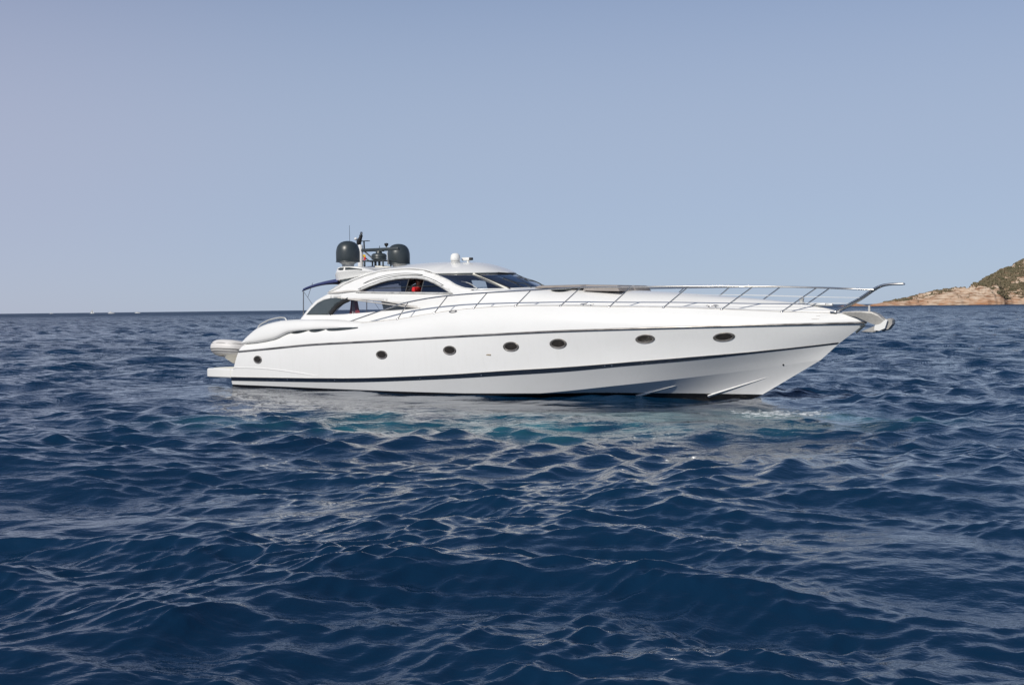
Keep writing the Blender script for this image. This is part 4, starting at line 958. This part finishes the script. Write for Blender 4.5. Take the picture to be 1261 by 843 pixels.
MB().lathe([(.084,-.02),(.094,.02),(.092,.07),(.07,.11),(.03,.128),(.0001,.13)], (-.002, 0, .77), 18).box((-.05,0,.75), (.08,.15,.14), .03).build('hair', M['hair'], PS, smooth=60)
for sg in (1, -1):
    MB().lathe([(.0001,-.012),(.011,0),(.0001,.012)], (.098, sg*.032, .765), 8).build('eye', M['hair'], PS)
    MB().lathe([(.0001,-.03),(.014,0),(.0001,.03)], (.015, sg*.082, .755), 8).build('ear', M['skin'], PS)
    for k in range(4): MB().tube(crv([(.37, sg*(.15 + .016*k), .25), (.41, sg*(.148 + .016*k), .255), (.43, sg*(.147 + .016*k), .235), (.425, sg*(.147 + .016*k), .215)], 6), .008, 6).build('finger', M['skin'], PS, smooth=60)
    MB().tube([(.36, sg*.145, .26), (.395, sg*.13, .275)], .009, 6).build('thumb', M['skin'], PS, smooth=60)
MB().lathe([(.0001,-.02),(.014,-.008),(.010,.02),(.0001,.028)], (.108, 0, .74), 8).build('nose', M['skin'], PS)
MB().box((.093, 0, .695), (.012, .045, .008), .002).build('mouth', M['red'], PS)

# ------------------------------------------------------------------ boats on the horizon
def far_xy(px, D): return ((px - 630.5)/1500*D, D)
x, y = far_xy(114, 2600); B = empty('sailing_boat', (x, y, 0), .5)
tag(B, 'tiny white sailing boat on the far horizon left of the yacht', 'sailing boat')
def small_hull(L_, w, fb, par, m='sail'):
    MB().loft([[(s*L_, -a*w, fb + sh), (s*L_, -a*w*.8, -.3), (s*L_, 0, -.6*a - .1), (s*L_, a*w*.8, -.3), (s*L_, a*w, fb + sh)] for s, a, sh in ((-.5,.7,0),(-.2,1,0),(.1,.95,.05),(.35,.55,.15),(.5,.04,.3))]).build('hull', M[m], par, smooth=40)
small_hull(9, 1.4, 1.0, B)
MB().tube([(.6,0,1),(.6,0,10)], .08, 6).build('mast', M['palealu'], B)
MB().add([(.5,.02,1.6),(-3.6,.5,1.7),(.5,.02,9.7),(-1.2,.6,4.5)], [(0,1,3),(0,3,2),(1,2,3)]).build('mainsail', M['sail'], B, solid=.03, smooth=0)
MB().add([(4.2,0,1.2),(.9,.7,1.5),(.75,.02,8.6),(1.9,.6,3.2)], [(0,1,3),(0,3,2),(1,2,3)]).build('jib', M['sail'], B, solid=.03, smooth=0)
MB().box((-.6,0,1.25), (3.2,1.6,.6), .2).build('cabin', M['sail'], B)
def cruiser(px, D, L_, label, flip=0.0, fly=True):
    x, y = far_xy(px, D); B = empty('motor_boat', (x, y, 0), flip); tag(B, label, 'motor boat', 'boats on the far horizon')
    small_hull(L_, L_*.16, L_*.13, B)
    MB().prism([(-.32*L_,.12*L_),(.22*L_,.12*L_),(.08*L_,.26*L_),(-.26*L_,.26*L_)], -L_*.12, L_*.12).build('cabin', M['sail'], B, smooth=0)
    MB().prism([(-.20*L_,.17*L_),(.15*L_,.17*L_),(.08*L_,.23*L_),(-.20*L_,.23*L_)], -L_*.123, L_*.123).build('window_band', M['smoke_shade'], B, smooth=0)
    if fly: MB().prism([(-.24*L_,.26*L_),(.02*L_,.26*L_),(-.02*L_,.36*L_),(-.2*L_,.34*L_)], -L_*.10, L_*.10).build('flybridge', M['sail'], B, smooth=0)
cruiser(137.5, 2600, 13, 'small white motor cruiser with a flybridge on the horizon, middle of the three clear specks', .2)
cruiser(170, 2600, 11, 'low white motor boat on the horizon, nearest of the specks to the yacht stern', .1, False)
cruiser(64, 4600, 13, 'faintest white motor boat on the horizon, leftmost of the distant specks', .3, False)
